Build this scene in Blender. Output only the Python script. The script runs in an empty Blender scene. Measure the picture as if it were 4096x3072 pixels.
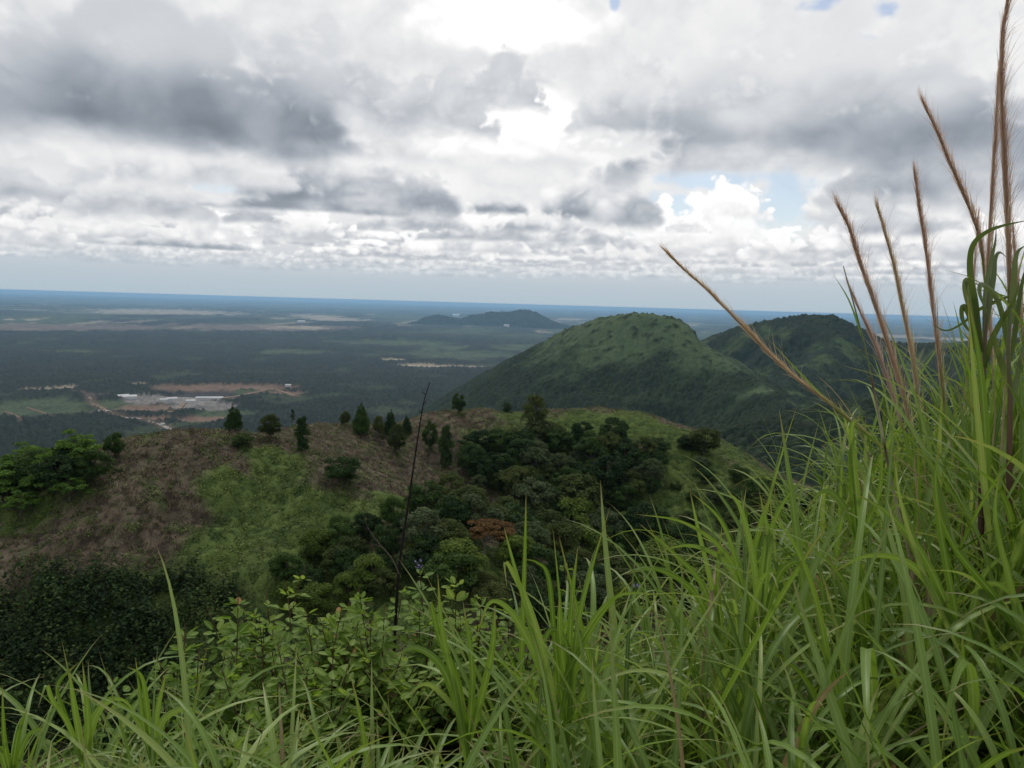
import bpy, math, random
import numpy as np
from mathutils import Vector, Matrix

# ================================================================ camera, sky, sun, exposure
scene = bpy.context.scene
col = scene.collection
EYE = 350.0                                   # eye height above the plain, metres
cam_d = bpy.data.cameras.new('camera'); cam = bpy.data.objects.new('camera', cam_d); col.objects.link(cam)
cam_d.sensor_width = 36; cam_d.lens = 36*804/1024; cam_d.clip_start = .05; cam_d.clip_end = 300000
_p, _r = math.radians(5.68), math.radians(1.64)
_f = Vector((0, math.cos(_p), -math.sin(_p))); _rt = Vector((1, 0, 0)); _up = _rt.cross(_f)
_rt, _up = math.cos(_r)*_rt+math.sin(_r)*_up, -math.sin(_r)*_rt+math.cos(_r)*_up
_m = Matrix((_rt, _up, -_f)).transposed().to_4x4(); _m.translation = Vector((0, 0, EYE)); cam.matrix_world = _m
scene.camera = cam
scene.view_settings.view_transform = 'Standard'; scene.view_settings.look = 'None'
scene.view_settings.exposure = 0.0; scene.view_settings.gamma = 1
scene.cycles.use_denoising = True; scene.cycles.max_bounces = 6; scene.cycles.diffuse_bounces = 3
scene.cycles.glossy_bounces = 2; scene.cycles.transmission_bounces = 3; scene.cycles.transparent_max_bounces = 12; scene.cycles.volume_bounces = 2
SUN_EL, SUN_AZ = math.radians(58), math.radians(-14)      # high, ahead of the camera and a little to the left
sun_d = bpy.data.lights.new('sun', 'SUN'); sun = bpy.data.objects.new('sun', sun_d); col.objects.link(sun)
sun_d.energy = 1.5; sun_d.angle = math.radians(10); sun_d.color = (1, .95, .87)
_s = Vector((math.sin(SUN_AZ)*math.cos(SUN_EL), math.cos(SUN_AZ)*math.cos(SUN_EL), math.sin(SUN_EL)))
sun.rotation_euler = _s.to_track_quat('Z', 'Y').to_euler(); sun.location = (0, 0, 500)

# ---------------------------------------------------------------- noise
def perm(seed):
    rs=np.random.RandomState(seed); p=rs.permutation(256); a=rs.rand(256)*2*np.pi
    return np.concatenate([p,p]),np.cos(a).astype(np.float32),np.sin(a).astype(np.float32)
def perlin(x,y,seed):
    p,gx,gy=perm(seed)
    xi=np.floor(x).astype(np.int32); yi=np.floor(y).astype(np.int32)
    xf=(x-xi).astype(np.float32); yf=(y-yi).astype(np.float32)
    u=xf*xf*xf*(xf*(xf*6-15)+10); v=yf*yf*yf*(yf*(yf*6-15)+10)
    def g(a,b):
        h=p[p[(xi+a)&255]+((yi+b)&255)]
        return gx[h]*(xf-a)+gy[h]*(yf-b)
    n0=g(0,0)*(1-u)+g(1,0)*u; n1=g(0,1)*(1-u)+g(1,1)*u
    return (n0*(1-v)+n1*v)*1.5
def fbm(x,y,seed,o=5,gain=.5,bil=False):
    s=0;a=1;t=0
    for i in range(o):
        n=perlin(x*2**i+7.3*i,y*2**i-3.1*i,seed+i)
        if bil: n=np.abs(n)*2-.55
        s=s+a*n; t+=a; a*=gain
    return s/t*1.6
def ss(a,b,x):
    t=np.clip((x-a)/(b-a),0,1); return t*t*(3-2*t)
lin=lambda g: np.where(np.asarray(g)/255.<.04045,np.asarray(g)/255./12.92,((np.asarray(g)/255.+.055)/1.055)**2.4)


# ---------------------------------------------------------------- clouds, in degrees of azimuth and elevation
CLOUDS=[(13.79, 3.44, 4.6, 4.62, 214, 250, 0.24, 0.55, 2.01, 1.0, 0.5),
 (15.02, 6.23, 2.27, 2.57, 235, 254, 0.2, 0.6, 1.34, 1.0, 0.5),
 (10.5, 3.86, 2.99, 2.97, 222, 252, 0.16, 0.5, 1.51, 1.0, 0.5),
 (11.69, 5.29, 1.71, 1.55, 225, 252, 0.2, 0.6, 1.07, 1.0, 0.5),
 (18.45, 3.43, 3.51, 1.82, 205, 246, 0.2, 0.5, 1.51, 1.0, 0.5),
 (22.42, 3.97, 3.33, 1.92, 200, 245, 0.2, 0.5, 1.68, 1.0, 0.5),
 (-21.0, 3.56, 3.69, 2.82, 222, 254, 0.16, 0.6, 1.68, 1.0, 0.5),
 (-15.11, 3.86, 3.34, 2.46, 205, 246, 0.2, 0.5, 1.51, 1.0, 0.5),
 (-8.25, 4.78, 4.14, 1.57, 200, 244, 0.25, 0.5, 1.51, 1.0, 0.5),
 (-26.73, 3.23, 3.65, 2.28, 205, 244, 0.25, 0.5, 1.68, 1.0, 0.5),
 (-30.99, 2.69, 2.88, 2.06, 205, 242, 0.25, 0.5, 1.68, 1.0, 0.5),
 (-3.72, 3.51, 4.86, 1.91, 205, 244, 0.25, 0.5, 1.51, 1.0, 0.5),
 (4.41, 4.06, 4.85, 2.38, 200, 246, 0.2, 0.5, 1.51, 1.0, 0.5),
 (-22.7, 3.08, 4.72, 0.74, 165, 225, 0.3, 0.4, 1.68, 1.0, 0.5),
 (0.17, 4.43, 8.41, 1.59, 185, 240, 0.3, 0.4, 2.35, 1.0, 0.5),
 (7.03, 3.16, 4.17, 0.96, 195, 236, 0.3, 0.5, 1.51, 1.0, 0.5),
 (28.04, 3.54, 5.07, 1.7, 195, 240, 0.3, 0.5, 2.01, 1.0, 0.5),
 (25.06, 5.13, 3.99, 2.29, 174, 232, 0.44, 0.5, 2.68, 1.0, 0.5),
 (30.02, 3.53, 3.9, 2.49, 200, 240, 0.38, 0.5, 2.01, 1.0, 0.5),
 (-30.2, 5.39, 4.61, 4.05, 180, 222, 0.38, 0.5, 3.69, 1.0, 0.5),
 (-24.32, 4.83, 5.13, 3.72, 192, 228, 0.38, 0.55, 2.68, 1.0, 0.5),
 (-18.1, 4.92, 2.65, 1.8, 190, 232, 0.38, 0.55, 2.01, 1.0, 0.5),
 (-1.19, 6.3, 2.43, 1.72, 159, 222, 0.5, 0.5, 2.01, 1.0, 0.5),
 (5.95, 5.84, 4.81, 4.64, 163, 240, 0.44, 0.5, 3.35, 1.0, 0.6),
 (1.77, 5.11, 4.54, 1.58, 180, 236, 0.38, 0.5, 2.01, 1.0, 0.5),
 (-6.98, 5.09, 3.84, 1.57, 186, 232, 0.38, 0.55, 2.01, 1.0, 0.5),
 (-14.51, 5.89, 7.28, 1.22, 166, 222, 0.44, 0.45, 2.35, 1.0, 0.5),
 (-12.05, 6.3, 8.94, 4.83, 151, 242, 0.44, 0.5, 4.02, 1.0, 0.7),
 (-21.54, 7.07, 7.27, 3.44, 206, 232, 0.44, 0.5, 3.02, 1.0, 0.5),
 (-8.32, 9.43, 6.3, 3.29, 222, 242, 0.5, 0.5, 3.02, 1.0, 0.5),
 (12.72, 9.21, 6.72, 2.38, 222, 244, 0.44, 0.5, 3.02, 1.0, 0.5),
 (22.57, 5.88, 3.59, 3.75, 205, 238, 0.44, 0.55, 2.68, 1.0, 0.5),
 (8.93, 10.49, 4.7, 2.96, 232, 248, 0.5, 0.5, 3.02, 1.0, 0.5),
 (-0.01, 10.22, 6.1, 3.0, 242, 255, 0.38, 0.6, 2.68, 1.0, 0.5),
 (-1.4, 13.77, 3.52, 2.02, 222, 240, 0.5, 0.6, 2.01, 1.0, 0.5),
 (28.51, 7.3, 8.47, 6.17, 170, 220, 0.4, 0.5, 4.36, 1.0, 0.5),
 (-30.77, 10.76, 3.56, 3.07, 205, 222, 0.5, 0.5, 3.02, 1.0, 0.5),
 (-12.09, 11.6, 5.21, 7.02, 188, 214, 0.44, 0.5, 3.69, 1.0, 0.5),
 (-5.5, 11.68, 4.77, 5.49, 194, 214, 0.31, 0.55, 3.02, 1.0, 0.5),
 (-1.06, 13.19, 3.52, 3.89, 196, 206, 0.28, 0.6, 2.35, 1.0, 0.5),
 (8.85, 12.22, 5.31, 4.32, 196, 214, 0.31, 0.55, 3.35, 1.0, 0.5),
 (9.48, 12.13, 5.29, 5.15, 192, 222, 0.38, 0.55, 3.69, 1.0, 0.5),
 (20.62, 10.12, 13.92, 12.46, 152, 224, 0.34, 0.5, 5.36, 1.0, 0.36),
 (-17.5, 10.74, 5.55, 4.78, 183, 216, 0.6, 0.5, 4.02, 1.0, 0.5),
 (-23.97, 9.92, 14.39, 11.18, 132, 204, 0.34, 0.45, 5.7, 1.0, 0.4)]
GLOWS=[(-1.22, 18.69, 6.0, 1.78, 0.5),
 (0.24, 12.79, 4.16, 2.05, 0.35),
 (0.06, 8.22, 9.61, 1.85, 0.06)]
GAPS=[(13.97, 8.72, 3.64, 0.66),
 (17.95, 6.97, 2.49, 1.78),
 (10.68, 6.68, 1.41, 1.23),
 (8.71, 4.94, 1.14, 0.88),
 (21.57, 16.64, 1.65, 0.58),
 (20.03, 19.02, 1.67, 0.36),
 (23.6, 18.25, 1.33, 0.45),
 (6.25, 19.69, 0.34, 0.43),
 (-21.26, 6.94, 1.69, 0.35)]

A0,A1,E0,E1=-48.,48.,-2.,90.; NX,NY=1500,1150
def make_sky():
    az=np.linspace(A0,A1,NX,dtype=np.float32); el=E0+(E1-E0)*(np.linspace(0,1,NY,dtype=np.float32)**1.6)
    U,V=np.meshgrid(az,el)
    rs=np.random.RandomState(5)
    w1=fbm(U/6,V/4,11,4); w2=fbm(U/6+40,V/4,15,4)
    g=229+9*fbm(U/9+w1*.5,V/6+w2*.4,21,4)+9*fbm(U/4.2+.2*w1,V/3.2,31,4,.45,bil=True)
    g=g-20*ss(24,40,V)
    a=np.ones_like(g)
    for (u,v,su,sv) in GAPS:
        n=fbm(U/2.2,V/1.6,41,5)
        d=np.sqrt(((U-u)/su)**2+((V-v)/sv)**2)+.7*n
        a=np.minimum(a,.30+.70*ss(.55,1.45,d))
    glow=0
    for (u,v,su,sv,am) in GLOWS:
        d=np.sqrt(((U-u)/su)**2+((V-v)/sv)**2)+.35*fbm(U/2.4,V/1.8,51,5)
        glow=glow+am*ss(1.5,.2,d)
    g=g+glow*90
    # procedural rows of small flat based clouds thinning to the horizon
    low=[]
    e=1.9
    while e<4.6:
        wv=.6+.8*e; x=-50
        while x<50:
            W=wv*rs.uniform(.5,1.5)
            low.append((x,e+rs.uniform(-.12,.12),W,.18+.34*e*rs.uniform(.4,1.3),rs.uniform(178,200),rs.uniform(236,254),.25,.5,.35+.2*e))
            x+=W*rs.uniform(1.0,2.2)
        e*=rs.uniform(1.13,1.2)
    low.sort(key=lambda c:c[1])
    out=g; al=a
    # clear band over the horizon
    band=ss(4.6,1.4,V+.35*w1)
    out=out*(1-band)+(205)*band
    k=100
    big=[]
    for c in CLOUDS:
        big.append(c)
        if c[3]>2.2:
            r2=np.random.RandomState(int(abs(c[0])*100))
            for q_ in range(int(4+c[2]*.8)):
                fx=r2.uniform(-.8,.8); fy=r2.uniform(.12,.75)*(1-abs(fx)**2)
                ww=r2.uniform(.9,2.3); hh=ww*r2.uniform(.45,.75)
                gg_=c[4]+(c[5]-c[4])*min(1,fy/c[10])
                big.append((c[0]+fx*c[2],c[1]+fy*c[3],ww,hh,gg_-1,gg_+9,.85,.5,ww*.6,.6))
    for c in low+big:
        u,v,W,H,b,t,so,rg,sc=c[:9]
        k+=17
        i0=np.searchsorted(az,u-W*1.5); i1=np.searchsorted(az,u+W*1.5); j0=np.searchsorted(el,v-.35*H-.3); j1=np.searchsorted(el,v+H*1.7)
        if i1<=i0+1 or j1<=j0+1: continue
        u_=U[j0:j1,i0:i1]; v_=V[j0:j1,i0:i1]
        q=1.5 if H>1 else 2.0
        n=fbm(u_/sc,v_/sc*(1.0 if H>1 else q*.8),k,6,.5); nb=fbm(u_/sc*.8+.12*n,v_/sc*.95,k+7,5,.45,bil=True); n2=fbm(u_/sc*.7,v_/sc*1.3,k+9,5)
        x=(u_-u)/W; y=(v_-v)/H
        top=1-np.abs(x)**2.4
        D=np.minimum(top-y,1.3*(1-np.abs(x)))+rg*(.38*n+.95*nb)
        Db=y+.10*n2+.10*x*x
        am=ss(0,so,D)*ss(-.05-.25*so,.05+.25*so,Db)
        ns=fbm(u_/sc*.62+3,v_/sc*1.05,k+11,3); t_=ss(-.12,(c[10] if len(c)>10 else .5)+.12,y+((.12 if H>9 else .2)*ns+(.08 if H>9 else .34)*nb+.03*n)*(1 if H<3 else .8))
        gg=b+(t-b)*t_ + 4*ns+7*nb
        rim=ss(.5,.0,D)*ss(.15,.5,y)*12
        gg=gg+rim
        fade=.45+.55*ss(1.5,4.2,v) if v<4.2 else 1
        am=am*fade
        am=am*(c[9] if len(c)>9 else 1)
        out[j0:j1,i0:i1]=out[j0:j1,i0:i1]*(1-am)+gg*am
        al[j0:j1,i0:i1]=al[j0:j1,i0:i1]*(1-am)+am
    out=out+glow*30+5*ss(150,200,out)
    # tint: darker parts bluer
    d=np.clip((240-out)/95,0,1)[...,None]
    col=lin(np.clip(out,0,262))[...,None]*(np.array([1,1,1.])*(1-d)+np.array([.84,.96,1.13])*d)
    hz=(ss(3.6,.2,V)*.85)[...,None]
    col=col*(1-hz)+lin(np.array([176.,194.,206.]))*hz
    al=np.maximum(al,hz[...,0])
    return az,el,col,al


def build_world():
    az, el, rgb, al = make_sky()
    img = bpy.data.images.new('cloud_field', NX, NY, alpha=True, float_buffer=True)
    img.alpha_mode = 'CHANNEL_PACKED'
    px = np.empty((NY, NX, 4), np.float32); px[..., :3] = rgb; px[..., 3] = al
    img.pixels.foreach_set(px.ravel()); img.update()
    w = bpy.data.worlds.new('World'); scene.world = w; w.use_nodes = True
    nt = w.node_tree; nt.nodes.clear(); N = nt.nodes.new; L = nt.links.new
    def math_(op, a, b=None, c=None):
        n = N('ShaderNodeMath'); n.operation = op
        for i, v in enumerate((a, b, c)):
            if v is None: continue
            if isinstance(v, (int, float)): n.inputs[i].default_value = v
            else: L(v, n.inputs[i])
        return n.outputs[0]
    tc = N('ShaderNodeTexCoord'); sp = N('ShaderNodeSeparateXYZ'); L(tc.outputs['Generated'], sp.inputs[0])
    a = math_('MULTIPLY', math_('ARCTAN2', sp.outputs[0], sp.outputs[1]), 180/math.pi)
    e = math_('MULTIPLY', math_('ARCSINE', sp.outputs[2]), 180/math.pi)
    u = math_('DIVIDE', math_('PINGPONG', math_('ADD', a, -A0+2*(A1-A0)), A1-A0), A1-A0)
    v = math_('POWER', math_('MAXIMUM', math_('DIVIDE', math_('SUBTRACT', e, E0), E1-E0), 0.0), 1/1.6)
    cb = N('ShaderNodeCombineXYZ'); L(u, cb.inputs[0]); L(v, cb.inputs[1])
    it = N('ShaderNodeTexImage'); it.image = img; it.extension = 'EXTEND'; it.interpolation = 'Cubic'; L(cb.outputs[0], it.inputs[0])
    sky = N('ShaderNodeTexSky'); sky.sky_type = 'NISHITA'; sky.sun_disc = False
    sky.sun_elevation = SUN_EL; sky.sun_rotation = SUN_AZ; sky.altitude = 300; sky.air_density = 1; sky.dust_density = 1.2
    b1 = N('ShaderNodeBackground'); L(sky.outputs[0], b1.inputs[0]); b1.inputs[1].default_value = .12
    b2 = N('ShaderNodeBackground'); L(it.outputs[0], b2.inputs[0]); b2.inputs[1].default_value = 1.0
    mx = N('ShaderNodeMixShader'); L(it.outputs[1], mx.inputs[0]); L(b1.outputs[0], mx.inputs[1]); L(b2.outputs[0], mx.inputs[2])
    o = N('ShaderNodeOutputWorld'); L(mx.outputs[0], o.inputs[0])
    w.cycles.sampling_method = 'MANUAL'; w.cycles.sample_map_resolution = 1024
build_world()

# ================================================================ helpers
def mesh_np(name, co, faces, mats, attrs=None, mat_idx=None, smooth=True, parent=None, link=True):
    """faces: (n,4) or (n,3) index array"""
    co = np.asarray(co, np.float32); faces = np.asarray(faces, np.int32)
    me = bpy.data.meshes.new(name); n, k = faces.shape
    me.vertices.add(len(co)); me.vertices.foreach_set('co', co.ravel())
    me.loops.add(n*k); me.loops.foreach_set('vertex_index', faces.ravel())
    me.polygons.add(n); me.polygons.foreach_set('loop_start', np.arange(0, n*k, k, dtype=np.int32))
    if mat_idx is not None: me.polygons.foreach_set('material_index', np.asarray(mat_idx, np.int32))
    me.polygons.foreach_set('use_smooth', np.full(n, smooth))
    for m in (mats if isinstance(mats, (list, tuple)) else [mats]): me.materials.append(m)
    for an, av in (attrs or {}).items():
        at_ = me.attributes.new(an, 'FLOAT', 'POINT'); at_.data.foreach_set('value', np.asarray(av, np.float32).ravel())
    me.update(calc_edges=True)
    if not link: return me
    o = bpy.data.objects.new(name, me); col.objects.link(o)
    if parent: o.parent = parent
    return o

def tag(o, label=None, cat=None, group=None, kind=None):
    if label: o['label'] = label
    if cat: o['category'] = cat
    if group: o['group'] = group
    if kind: o['kind'] = kind
    return o

def empty(name, loc=(0, 0, 0)):
    o = bpy.data.objects.new(name, None); o.empty_display_size = .3; o.location = loc; col.objects.link(o); return o

def join(parts):
    """list of (co, faces, tint) -> one"""
    co = []; fa = []; ti = []; n = 0
    for c, f, t in parts:
        co.append(c); fa.append(f+n); ti.append(t); n += len(c)
    return np.concatenate(co), np.concatenate(fa), np.concatenate(ti)

def tube(pts, radii, sides=6):
    pts = np.asarray(pts, float); n = len(pts); radii = np.broadcast_to(np.asarray(radii, float), (n,))
    t = np.gradient(pts, axis=0); t /= np.linalg.norm(t, axis=1, keepdims=True)+1e-9
    ref = np.where(np.abs(t[:, 2:3]) > .9, np.array([[1., 0, 0]]), np.array([[0, 0, 1.]]))
    a = np.cross(t, ref); a /= np.linalg.norm(a, axis=1, keepdims=True); b = np.cross(t, a)
    th = np.linspace(0, 2*np.pi, sides, endpoint=False)
    co = pts[:, None]+radii[:, None, None]*(np.cos(th)[None, :, None]*a[:, None]+np.sin(th)[None, :, None]*b[:, None])
    i = np.arange(n-1)[:, None]*sides; j = np.arange(sides)[None]; j2 = (j+1) % sides
    f = np.stack([i+j, i+j2, i+sides+j2, i+sides+j], -1).reshape(-1, 4)
    return co.reshape(-1, 3), f, np.full(n*sides, .5)

def spline(pts, n):
    """Catmull-Rom through pts, n samples"""
    p = np.asarray(pts, float); p = np.concatenate([[2*p[0]-p[1]], p, [2*p[-1]-p[-2]]])
    m = len(p)-3; s = np.linspace(0, m-1e-6, n); i = s.astype(int); t = (s-i)[:, None]
    a, b, c, d = p[i], p[i+1], p[i+2], p[i+3]
    return .5*((2*b)+(c-a)*t+(2*a-5*b+4*c-d)*t*t+(3*b-a-3*c+d)*t**3)

def blade_attrs(n, S):
    return {'edge': np.tile([1., 0, 1.], n*S), 'along': np.tile(np.repeat(np.linspace(0, 1, S), 3), n)}

def ribbons(path, side, width, keel, tint):
    """path (N,S,3), side (N,S,3) unit, width (N,S), keel depth -> 3 verts across"""
    N, S, _ = path.shape
    tan = np.gradient(path, axis=1); tan /= np.linalg.norm(tan, axis=2, keepdims=True)+1e-9
    nrm = np.cross(side, tan); nrm /= np.linalg.norm(nrm, axis=2, keepdims=True)+1e-9
    w = width[..., None]
    l = path-side*w*.5; r = path+side*w*.5; c = path+nrm*w*keel
    co = np.stack([l, c, r], 2)                                       # N,S,3,3
    base = (np.arange(N)[:, None, None]*S+np.arange(S-1)[None, :, None])*3+np.arange(2)[None, None]
    f = np.stack([base, base+1, base+4, base+3], -1).reshape(-1, 4)
    return co.reshape(-1, 3), f, np.repeat(tint, S*3)

def arch_leaves(base, azim, lean0, lean1, length, width, rng, S=10, keel=-.16, pw=1.5, droop=None):
    """N grass leaves that start lean0 from the vertical and arch over to lean1"""
    N = len(base); s = np.linspace(0, 1, S)[None]
    th = lean0[:, None]+(lean1-lean0)[:, None]*s**pw
    az = azim[:, None]+rng.normal(0, .25, N)[:, None]*s
    d = np.stack([np.sin(th)*np.sin(az), np.sin(th)*np.cos(az), np.cos(th)], -1)
    step = (length/(S-1))[:, None, None]
    path = base[:, None]+np.concatenate([np.zeros((N, 1, 3)), np.cumsum((d[:, 1:]+d[:, :-1])*.5*step, 1)], 1)
    tw = rng.normal(0, .5, N)[:, None]*s
    sd = np.stack([np.cos(az), -np.sin(az), np.zeros_like(az)], -1)
    nr = np.cross(sd, d); sd = sd*np.cos(tw)[..., None]+nr*np.sin(tw)[..., None]
    w = width[:, None]*np.minimum(1, .45+s*4)*np.clip(1-s**2.6, 0.02, 1)
    return path, sd, w

def sway(rng, n, a, b): return rng.uniform(a, b, n)

# ================================================================ materials
def mat(name):
    m = bpy.data.materials.new(name); m.use_nodes = True; nt = m.node_tree; nt.nodes.clear()
    return m, nt, nt.nodes.new, nt.links.new
def ramp(N, stops):
    r = N('ShaderNodeValToRGB'); e = r.color_ramp.elements
    while len(e) < len(stops): e.new(.5)
    for i, (p, c) in enumerate(stops): e[i].position = p; e[i].color = (*c, 1)
    return r

def leaf_mat(name, stops, rough=.55, transl=.35, tcol=1.6, spec=.35, nscale=0.0, rib=0.0, tip=0.0, vary=.24):
    """foliage: the attribute tint picks the colour of each leaf; light also passes through"""
    m, nt, N, L = mat(name)
    at_ = N('ShaderNodeAttribute'); at_.attribute_name = 'tint'
    oi = N('ShaderNodeObjectInfo'); ad = N('ShaderNodeMath'); ad.operation = 'MULTIPLY_ADD'; ad.inputs[1].default_value = vary; ad.inputs[2].default_value = -vary/2
    L(oi.outputs['Random'], ad.inputs[0])
    a2 = N('ShaderNodeMath'); a2.operation = 'ADD'; L(at_.outputs['Fac'], a2.inputs[0]); L(ad.outputs[0], a2.inputs[1])
    src = a2.outputs[0]
    if nscale:
        tc = N('ShaderNodeTexCoord'); no = N('ShaderNodeTexNoise'); no.inputs['Scale'].default_value = nscale; no.inputs['Detail'].default_value = 5
        L(tc.outputs['Object'], no.inputs['Vector'])
        a3 = N('ShaderNodeMath'); a3.operation = 'MULTIPLY_ADD'; a3.inputs[1].default_value = .7; L(no.outputs['Fac'], a3.inputs[0])
        a4 = N('ShaderNodeMath'); a4.operation = 'SUBTRACT'; L(src, a4.inputs[0]); a4.inputs[1].default_value = .35
        L(a4.outputs[0], a3.inputs[2]); src = a3.outputs[0]
    r = ramp(N, stops); L(src, r.inputs[0]); base = r.outputs[0]
    if rib:                                       # pale midrib, veins beside it, dry tip
        ea = N('ShaderNodeAttribute'); ea.attribute_name = 'edge'; al_ = N('ShaderNodeAttribute'); al_.attribute_name = 'along'
        mr = N('ShaderNodeMapRange'); L(ea.outputs['Fac'], mr.inputs[0]); mr.inputs[1].default_value = .06; mr.inputs[2].default_value = .24; mr.inputs[3].default_value = rib; mr.inputs[4].default_value = 0
        wv = N('ShaderNodeMath'); wv.operation = 'SINE'; w0 = N('ShaderNodeMath'); w0.operation = 'MULTIPLY'; w0.inputs[1].default_value = 24; L(ea.outputs['Fac'], w0.inputs[0]); L(w0.outputs[0], wv.inputs[0])
        hs = N('ShaderNodeHueSaturation'); L(base, hs.inputs['Color']); vv = N('ShaderNodeMath'); vv.operation = 'MULTIPLY_ADD'; vv.inputs[1].default_value = .10; vv.inputs[2].default_value = 1.0; L(wv.outputs[0], vv.inputs[0]); L(vv.outputs[0], hs.inputs['Value'])
        m1 = N('ShaderNodeMix'); m1.data_type = 'RGBA'; L(mr.outputs[0], m1.inputs[0]); L(hs.outputs[0], m1.inputs[6]); m1.inputs[7].default_value = (.36, .46, .18, 1); base = m1.outputs[2]
        if tip:
            m0 = N('ShaderNodeMapRange'); L(al_.outputs['Fac'], m0.inputs[0]); m0.inputs[1].default_value = .80; m0.inputs[2].default_value = 1.0; m0.inputs[3].default_value = 0; m0.inputs[4].default_value = tip
            m2 = N('ShaderNodeMix'); m2.data_type = 'RGBA'; L(m0.outputs[0], m2.inputs[0]); L(base, m2.inputs[6]); m2.inputs[7].default_value = (.26, .20, .08, 1); base = m2.outputs[2]
    pb = N('ShaderNodeBsdfPrincipled'); L(base, pb.inputs['Base Color']); pb.inputs['Roughness'].default_value = rough
    pb.inputs['Specular IOR Level'].default_value = spec
    hv = N('ShaderNodeHueSaturation'); hv.inputs['Value'].default_value = tcol; hv.inputs['Saturation'].default_value = 1.1; hv.inputs['Hue'].default_value = .49
    L(base, hv.inputs['Color'])
    tr = N('ShaderNodeBsdfTranslucent'); L(hv.outputs[0], tr.inputs[0])
    mx = N('ShaderNodeMixShader'); mx.inputs[0].default_value = transl; L(pb.outputs[0], mx.inputs[1]); L(tr.outputs[0], mx.inputs[2])
    o = N('ShaderNodeOutputMaterial'); L(mx.outputs[0], o.inputs[0])
    return m

def plain_mat(name, c1, c2, scale=8, rough=.85, detail=5):
    m, nt, N, L = mat(name)
    tc = N('ShaderNodeTexCoord'); no = N('ShaderNodeTexNoise'); no.inputs['Scale'].default_value = scale; no.inputs['Detail'].default_value = detail
    L(tc.outputs['Object'], no.inputs['Vector'])
    r = ramp(N, [(.3, c1), (.7, c2)]); L(no.outputs['Fac'], r.inputs[0])
    pb = N('ShaderNodeBsdfPrincipled'); L(r.outputs[0], pb.inputs['Base Color']); pb.inputs['Roughness'].default_value = rough; pb.inputs['Specular IOR Level'].default_value = .25
    o = N('ShaderNodeOutputMaterial'); L(pb.outputs[0], o.inputs[0])
    return m

def cover_mat(name, layers, nscale, tint_amt=.5, rough=.9, fine=None):
    """land surface: layers = [(attribute or None, dark colour, light colour)]; noise picks between the two, attribute blends the layer in"""
    m, nt, N, L = mat(name)
    geo = N('ShaderNodeNewGeometry')
    no = N('ShaderNodeTexNoise'); no.inputs['Scale'].default_value = nscale; no.inputs['Detail'].default_value = 8; no.inputs['Roughness'].default_value = .62
    L(geo.outputs['Position'], no.inputs['Vector'])
    ta = N('ShaderNodeAttribute'); ta.attribute_name = 'tint'
    f = N('ShaderNodeMix'); f.inputs[0].default_value = tint_amt
    L(no.outputs['Fac'], f.inputs[2]); L(ta.outputs['Fac'], f.inputs[3])
    cur = None
    for an, c1, c2 in layers:
        r = ramp(N, [(.3, c1), (.72, c2)]); L(f.outputs[0], r.inputs[0])
        if cur is None: cur = r.outputs[0]
        else:
            a = N('ShaderNodeAttribute'); a.attribute_name = an
            mx = N('ShaderNodeMix'); mx.data_type = 'RGBA'; L(a.outputs['Fac'], mx.inputs[0]); L(cur, mx.inputs[6]); L(r.outputs[0], mx.inputs[7]); cur = mx.outputs[2]
    pb = N('ShaderNodeBsdfPrincipled'); L(cur, pb.inputs['Base Color']); pb.inputs['Roughness'].default_value = rough; pb.inputs['Specular IOR Level'].default_value = .15
    o = N('ShaderNodeOutputMaterial'); L(pb.outputs[0], o.inputs[0])
    return m

# ================================================================ tables: metres, eye above (0, 0)
RIDGE = [(-102.6, 129.2, 311.9),
 (-86.8, 134.4, 315.7),
 (-76.9, 138.0, 318.4),
 (-69.0, 138.8, 322.1),
 (-62.4, 138.6, 325.0),
 (-56.8, 138.8, 326.1),
 (-52.6, 142.6, 325.6),
 (-52.2, 156.5, 321.9),
 (-52.0, 177.5, 319.4),
 (-47.8, 194.2, 319.0),
 (-38.5, 204.4, 318.1),
 (-30.9, 209.7, 315.9),
 (-25.1, 212.5, 316.9),
 (-18.2, 217.2, 319.8),
 (-8.3, 221.8, 320.4),
 (-0.5, 225.0, 318.9),
 (12.6, 227.6, 319.9),
 (25.9, 228.5, 320.7),
 (33.5, 225.5, 320.3),
 (40.5, 220.3, 318.4),
 (46.8, 212.9, 315.1),
 (52.0, 203.5, 312.7),
 (58.1, 191.4, 310.1),
 (65.0, 178.5, 308.3),
 (72.8, 164.6, 307.5)]
SPUR = [(-54.0, 139.9, 326.1),
 (-45.2, 143.0, 324.5),
 (-37.8, 141.0, 322.8),
 (-30.4, 136.7, 320.2),
 (-23.4, 130.9, 317.9),
 (-15.5, 121.0, 315.6),
 (-10.9, 111.5, 314.7)]
BIG_HILL = [(-251.3, 2487.3, -14.4),
 (-129.7, 2346.4, 84.9),
 (-27.3, 2149.8, 178.5),
 (48.4, 1999.4, 233.0),
 (107.4, 1846.9, 276.7),
 (148.8, 1723.6, 308.7),
 (187.9, 1639.3, 328.0),
 (226.7, 1583.9, 337.3),
 (258.8, 1558.7, 338.5),
 (289.9, 1532.8, 332.7),
 (320.1, 1506.4, 321.1),
 (333.3, 1493.3, 310.7)]
CLIFF = (326.1, 1505.1, 317.0)
BIG_SPUR = [(342.4, 1522.0, 291.6),
 (353.3, 1447.5, 274.4),
 (372.5, 1380.6, 255.0),
 (391.1, 1292.1, 236.1),
 (407.2, 1181.8, 219.7),
 (391.6, 1027.9, 210.7)]
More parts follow.
